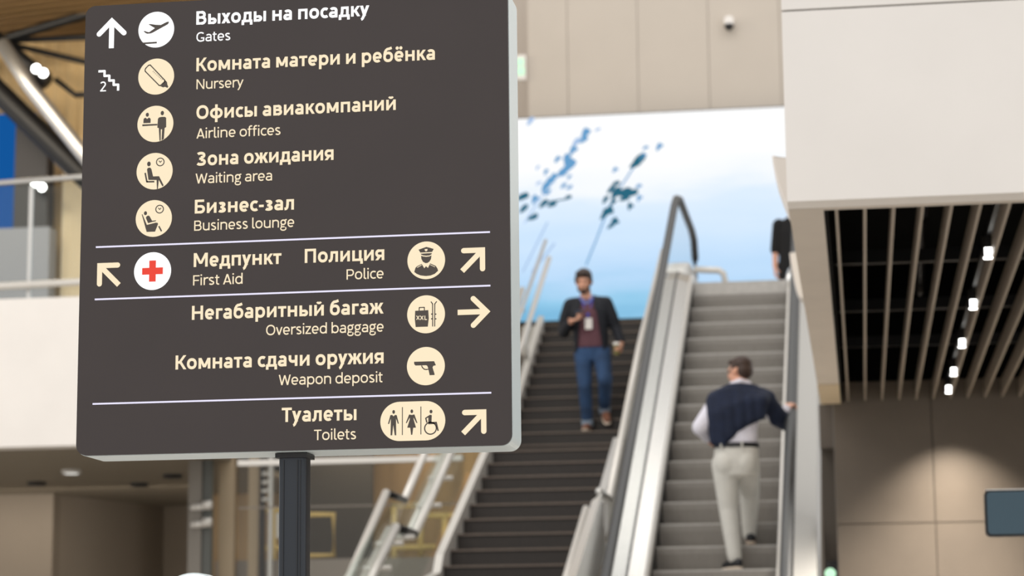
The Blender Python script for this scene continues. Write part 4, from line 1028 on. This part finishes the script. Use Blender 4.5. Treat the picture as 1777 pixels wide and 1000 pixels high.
blob('lanyard', lambda bm: (chain(bm, [w1(-.035, -.10, 1.42), w1(.035, -.145, 1.24)], [.010, .010], (1, .5)), chain(bm, [w1(.085, -.10, 1.42), w1(.045, -.145, 1.24)], [.010, .010], (1, .5)), cap(bm, w1(.04, -.147, 1.25), w1(.042, -.149, 1.20), .010, .010)), mat('lanyard_blue', rgb(58, 72, 170), .7), m1, .005, 1)
MB().box(P1.x+.008, P1.x+.085, P1.y-.168, P1.y-.160, P1.z+1.085, P1.z+1.205).build('badge', mat('badge_white', rgb(232, 226, 222), .5), m1, bevel=.006)
blob('jeans', lambda bm: (ringloft(bm, [w1(.065, .0, .76)[:]+(.15, .10), w1(.065, 0, .86)[:]+(.165, .115), w1(.06, -.005, .95)[:]+(.155, .112)]), chain(bm, [w1(-.03, 0, .85), w1(-.014, -.075, .48), w1(-.006, .03, .12)], [.106, .074, .060]), chain(bm, [w1(.158, 0, .86), w1(.215, -.165, .54), w1(.172, .11, .27)], [.106, .078, .060])), DENIM, m1, .009, 4)
for a, b in ((w1(-.006, .03, .13), w1(-.004, .034, .095)), (w1(.174, .105, .275), w1(.171, .12, .245))):
    blob('trouser_cuff', lambda bm: cap(bm, a, b, .065, .065), CUFF, m1, .009, 2, None)
shoe('shoe', w1(-.012, -.115, -.0), w1(.004, .085, .0), m1, SHOEB, SOLE)
shoe('shoe', w1(.215, -.03, .078), w1(.17, .165, .175), m1, SHOEB, SOLE)
ph = thing('smartphone', w1(-.045, -.268, 1.262), 'dark smartphone held in the hand of the man on the stairs', 'phone')
qm = MB().box(-.055, .055, -.035, .035, -.005, .005)
po = qm.build('phone_body', mat('phone_black', rgb(26, 26, 32), .3), None, bevel=.004)
po.parent = ph; po.rotation_euler = (R(28), R(-4), R(-24)); ORG[po] = ORG[ph].copy()
qs = MB().box(-.050, .050, -.031, .031, .0052, .006).build('screen', mat('phone_screen', rgb(60, 66, 84), .15), None); qs.parent = po
cu = thing('paper_cup', w1(.338, -.112, .80), 'small olive paper cup with white lid in the hand of the man on the stairs', 'cup')
MB().tube([w1(.338, -.112, .805), w1(.338, -.112, .915)], [.028, .037], 20).build('cup_body', mat('cup_olive', rgb(112, 104, 56), .6), cu, smooth=False)
MB().tube([w1(.338, -.112, .914), w1(.338, -.112, .927), w1(.338, -.112, .94)], [.040, .040, .032], 20).build('lid', mat('lid_white', rgb(240, 236, 230), .5), cu)

# ---- man going up the escalator
P2 = Vector((-1.015, 18.86, 2.457))
m2_ = thing('person', P2, 'man in pale shirt and grey trousers, navy sweater over his shoulders, climbing the escalator', 'person', 'people on the stairs and escalator')
def w2(*p): return P2+Vector(p)
hc2 = w2(.075, .13, 1.645); H2 = {}
def b2(bm):
    H2['T'], H2['r'] = head(bm, hc2, R(180+52), R(4), 1.07)
    cap(bm, w2(.085, .08, 1.42), w2(.08, .12, 1.58), .062, .058)
    ringloft(bm, [w2(.03, .02, .84)[:]+(.14, .10), w2(.03, .02, .95)[:]+(.15, .10), w2(.045, .03, 1.1)[:]+(.14, .095), w2(.06, .05, 1.27)[:]+(.16, .10), w2(.075, .06, 1.40)[:]+(.15, .085), w2(.085, .08, 1.48)[:]+(.07, .06)])
    chain(bm, [w2(-.115, .05, 1.37), w2(-.235, -.05, 1.16)], [.052, .042]); chain(bm, [w2(-.235, -.05, 1.16), w2(-.20, .13, 1.085)], [.040, .028])
    chain(bm, [w2(.26, .08, 1.40), w2(.37, .2, 1.24)], [.052, .042]); chain(bm, [w2(.37, .2, 1.25), w2(.452, .30, 1.345)], [.040, .028])
    fingers(bm, w2(-.20, .125, 1.085), (.45, .8, -.3), (.0, .3, .9), (.9, -.2, 0), .9)
    fingers(bm, w2(.450, .295, 1.345), (.30, .75, .45), (-.8, .3, .1), (.25, .2, -1), .75)
    chain(bm, [w2(-.05, .02, .89), w2(-.032, .055, .49), w2(.008, .0, .08)], [.09, .058, .04])
    chain(bm, [w2(.12, .04, .88), w2(.13, .36, .64), w2(.118, .35, .27)], [.09, .058, .04])
    cap(bm, w2(.008, .0, .06), w2(0, .12, .04), .035, .03); cap(bm, w2(.118, .35, .26), w2(.115, .47, .245), .035, .03)
blob('body', b2, SKIN, m2_, .0075, 3)
T = H2['T']; rr = H2['r']
eyes(T, rr, m2_, 1.07)
blob('hair', lambda bm: (ell(bm, T((0, .022, .045)), (.084, .098, .074), rr), ell(bm, T((0, .055, -.005)), (.078, .062, .075), rr), ell(bm, T((0, -.05, .075)), (.062, .04, .03), rr), ell(bm, T((-.066, .0, .02)), (.02, .03, .035), rr), ell(bm, T((.066, .0, .02)), (.02, .03, .035), rr)), HAIR2, m2_, .007, 2)
def gl_(bm):
    chain(bm, [T((-.078, .0, .006)), T((-.070, -.08, .006)), T((-.03, -.106, .003)), T((.03, -.106, .003)), T((.070, -.08, .006)), T((.078, .0, .006))], [.004]*6)
blob('glasses', gl_, mat('glasses_frame', rgb(170, 160, 150), .3, .5), m2_, .003, 1)
blob('shirt', lambda bm: (ringloft(bm, [w2(.035, .015, .95)[:]+(.165, .118), w2(.04, .015, 1.04)[:]+(.17, .122), w2(.05, .03, 1.14)[:]+(.162, .118), w2(.06, .05, 1.28)[:]+(.172, .118), w2(.075, .06, 1.40)[:]+(.155, .095), w2(.085, .08, 1.465)[:]+(.08, .07)]), chain(bm, [w2(-.115, .045, 1.37), w2(-.245, -.055, 1.165)], [.078, .072]), chain(bm, [w2(-.245, -.055, 1.165), w2(-.205, .10, 1.095)], [.068, .045]),
      chain(bm, [w2(.26, .08, 1.40), w2(.37, .195, 1.245)], [.07, .06]), chain(bm, [w2(.37, .195, 1.25), w2(.440, .285, 1.328)], [.058, .044])), PALES, m2_, .009, 4)
blob('shirt_collar', lambda bm: (chain(bm, [w2(.015, .07, 1.525), w2(.08, .038, 1.545), w2(.147, .07, 1.525), w2(.14, .14, 1.50)], [.028]*4)), PALES, m2_, .007, 2)
def sw(bm):
    # sweater laid over the shoulders, one corner hanging at the left, a sleeve over the right arm
    chain(bm, [w2(-.13, .04, 1.405), w2(.0, .035, 1.47), w2(.085, .03, 1.475), w2(.17, .045, 1.465), w2(.30, .08, 1.405)], [.070, .062, .060, .062, .070])
    prof = [(-.14, 1.38, 1.05, .066), (-.075, 1.42, 1.035, .066), (-.02, 1.44, 1.085, .062), (.06, 1.44, 1.155, .058), (.14, 1.43, 1.20, .056), (.20, 1.42, 1.225, .054), (.27, 1.40, 1.25, .056)]
    for kk in range(25):
        u = kk/24*6; i0 = min(5, int(u)); fr = u-i0
        x, zt, zb, r = [a+(b-a)*fr for a, b in zip(prof[i0], prof[i0+1])]
        rip = .010*math.sin(kk*1.3)
        chain(bm, [w2(x, .0, zt), w2(x*.97, -.06+rip, (zt+zb)/2+.04), w2(x*.93, -.082+.02*max(0, x)/.2+rip, zb)], [r, r*.95, r*.70])
    chain(bm, [w2(.28, .07, 1.395), w2(.385, .19, 1.26), w2(.455, .29, 1.245)], [.080, .074, .056])
    chain(bm, [w2(.36, .16, 1.24), w2(.44, .26, 1.19)], [.06, .045])
    chain(bm, [w2(.455, .28, 1.24), w2(.475, .27, 1.13), w2(.468, .265, 1.07)], [.040, .034, .022], (1, .6))
    chain(bm, [w2(-.13, .0, 1.38), w2(-.125, .10, 1.25)], [.07, .05])
blob('sweater', sw, NAVY, m2_, .010, 5)
blob('trousers', lambda bm: (ringloft(bm, [w2(.03, .02, .76)[:]+(.16, .12), w2(.03, .015, .86)[:]+(.182, .135), w2(.035, .015, .95)[:]+(.182, .134), w2(.036, .015, 1.0)[:]+(.180, .131)]), chain(bm, [w2(-.055, .01, .86), w2(-.04, .045, .50), w2(.0, -.005, .11)], [.116, .082, .060]), chain(bm, [w2(.11, .03, .86), w2(.118, .35, .66), w2(.108, .345, .31)], [.114, .086, .058]), ell(bm, w2(-.045, -.045, .87), (.10, .085, .115)), ell(bm, w2(.105, -.04, .875), (.10, .085, .115))), TROUS, m2_, .009, 9)
q = MB()
def beltring(z, k):
    return [w2(.037+(.178+k)*math.cos(t), .015+(.128+k)*math.sin(t), z) for t in [2*math.pi*i/40 for i in range(40)]]
q.loft([beltring(.992, .004), beltring(.992, .010), beltring(1.03, .010), beltring(1.03, .004)], cap=False); q.build('belt', BELT, m2_, smooth=False)
q = MB()
for x in (.09, -.08): q.box(P2.x+x-.007, P2.x+x+.007, P2.y-.130, P2.y-.112, P2.z+.985, P2.z+1.04)
q.build('belt_loop', TROUS, m2_)
shoe('shoe', w2(-.075, .125, 0), w2(.03, -.04, 0), m2_, SHOEK, SOLE)
shoe('shoe', w2(.112, .50, .212), w2(.12, .30, .222), m2_, SHOEK, SOLE)

# ---- person at the top, half hidden by the beam
P3 = Vector((-.70, 28.2, 5.745))
m3_ = thing('person', P3, 'person in a black short sleeved shirt standing at the top of the escalator, half hidden', 'person', 'people on the stairs and escalator')
def w3(*p): return P3+Vector(p)
H3 = {}
def b3(bm):
    H3['T'], H3['r'] = head(bm, w3(.02, -.02, 1.64), R(20), R(5))
    cap(bm, w3(0, 0, 1.40), w3(.01, 0, 1.56), .06, .055)
    ringloft(bm, [w3(0, 0, .84)[:]+(.14, .09), w3(0, 0, 1.1)[:]+(.13, .09), w3(0, 0, 1.27)[:]+(.16, .10), w3(0, 0, 1.40)[:]+(.14, .08), w3(0, 0, 1.46)[:]+(.07, .06)])
    for sx in (-1, 1):
        chain(bm, [w3(sx*.175, 0, 1.37), w3(sx*.215, .01, 1.09), w3(sx*.225, -.03, .845)], [.05, .042, .030])
        fingers(bm, w3(sx*.225, -.03, .845), (0, -.1, -1), (-sx*.3, -1, 0), (-sx, .1, 0), .4)
        chain(bm, [w3(sx*.09, 0, .88), w3(sx*.10, -.02, .48), w3(sx*.11, .03, .08)], [.085, .058, .04])
        cap(bm, w3(sx*.11, .03, .05), w3(sx*.12, -.1, .04), .035, .03)
blob('body', b3, SKIN, m3_, .0085, 3)
T = H3['T']; rr = H3['r']
eyes(T, rr, m3_)
blob('hair', lambda bm: (ell(bm, T((0, .02, .045)), (.086, .098, .076), rr), ell(bm, T((0, .055, -.005)), (.080, .064, .078), rr), ell(bm, T((0, -.05, .075)), (.062, .04, .03), rr)), HAIR, m3_, .007, 2)
blob('shirt', lambda bm: (ringloft(bm, [w3(0, 0, .80)[:]+(.185, .125), w3(0, 0, 1.0)[:]+(.175, .12), w3(0, 0, 1.27)[:]+(.185, .12), w3(0, 0, 1.40)[:]+(.16, .095), w3(0, 0, 1.465)[:]+(.075, .068)]), [chain(bm, [w3(sx*.165, 0, 1.375), w3(sx*.212, .01, 1.07)], [.082, .068]) for sx in (-1, 1)]), BLKT, m3_, .009, 4)
blob('trousers', lambda bm: (ringloft(bm, [w3(0, 0, .76)[:]+(.16, .11), w3(0, 0, .95)[:]+(.165, .115)]), [chain(bm, [w3(sx*.09, 0, .86), w3(sx*.10, -.025, .48), w3(sx*.11, .02, .12)], [.11, .085, .07]) for sx in (-1, 1)]), BLKT, m3_, .010, 4)
for sx in (-1, 1): shoe('shoe', w3(sx*.125, -.13, 0), w3(sx*.11, .07, 0), m3_, SHOEK, SHOEK)
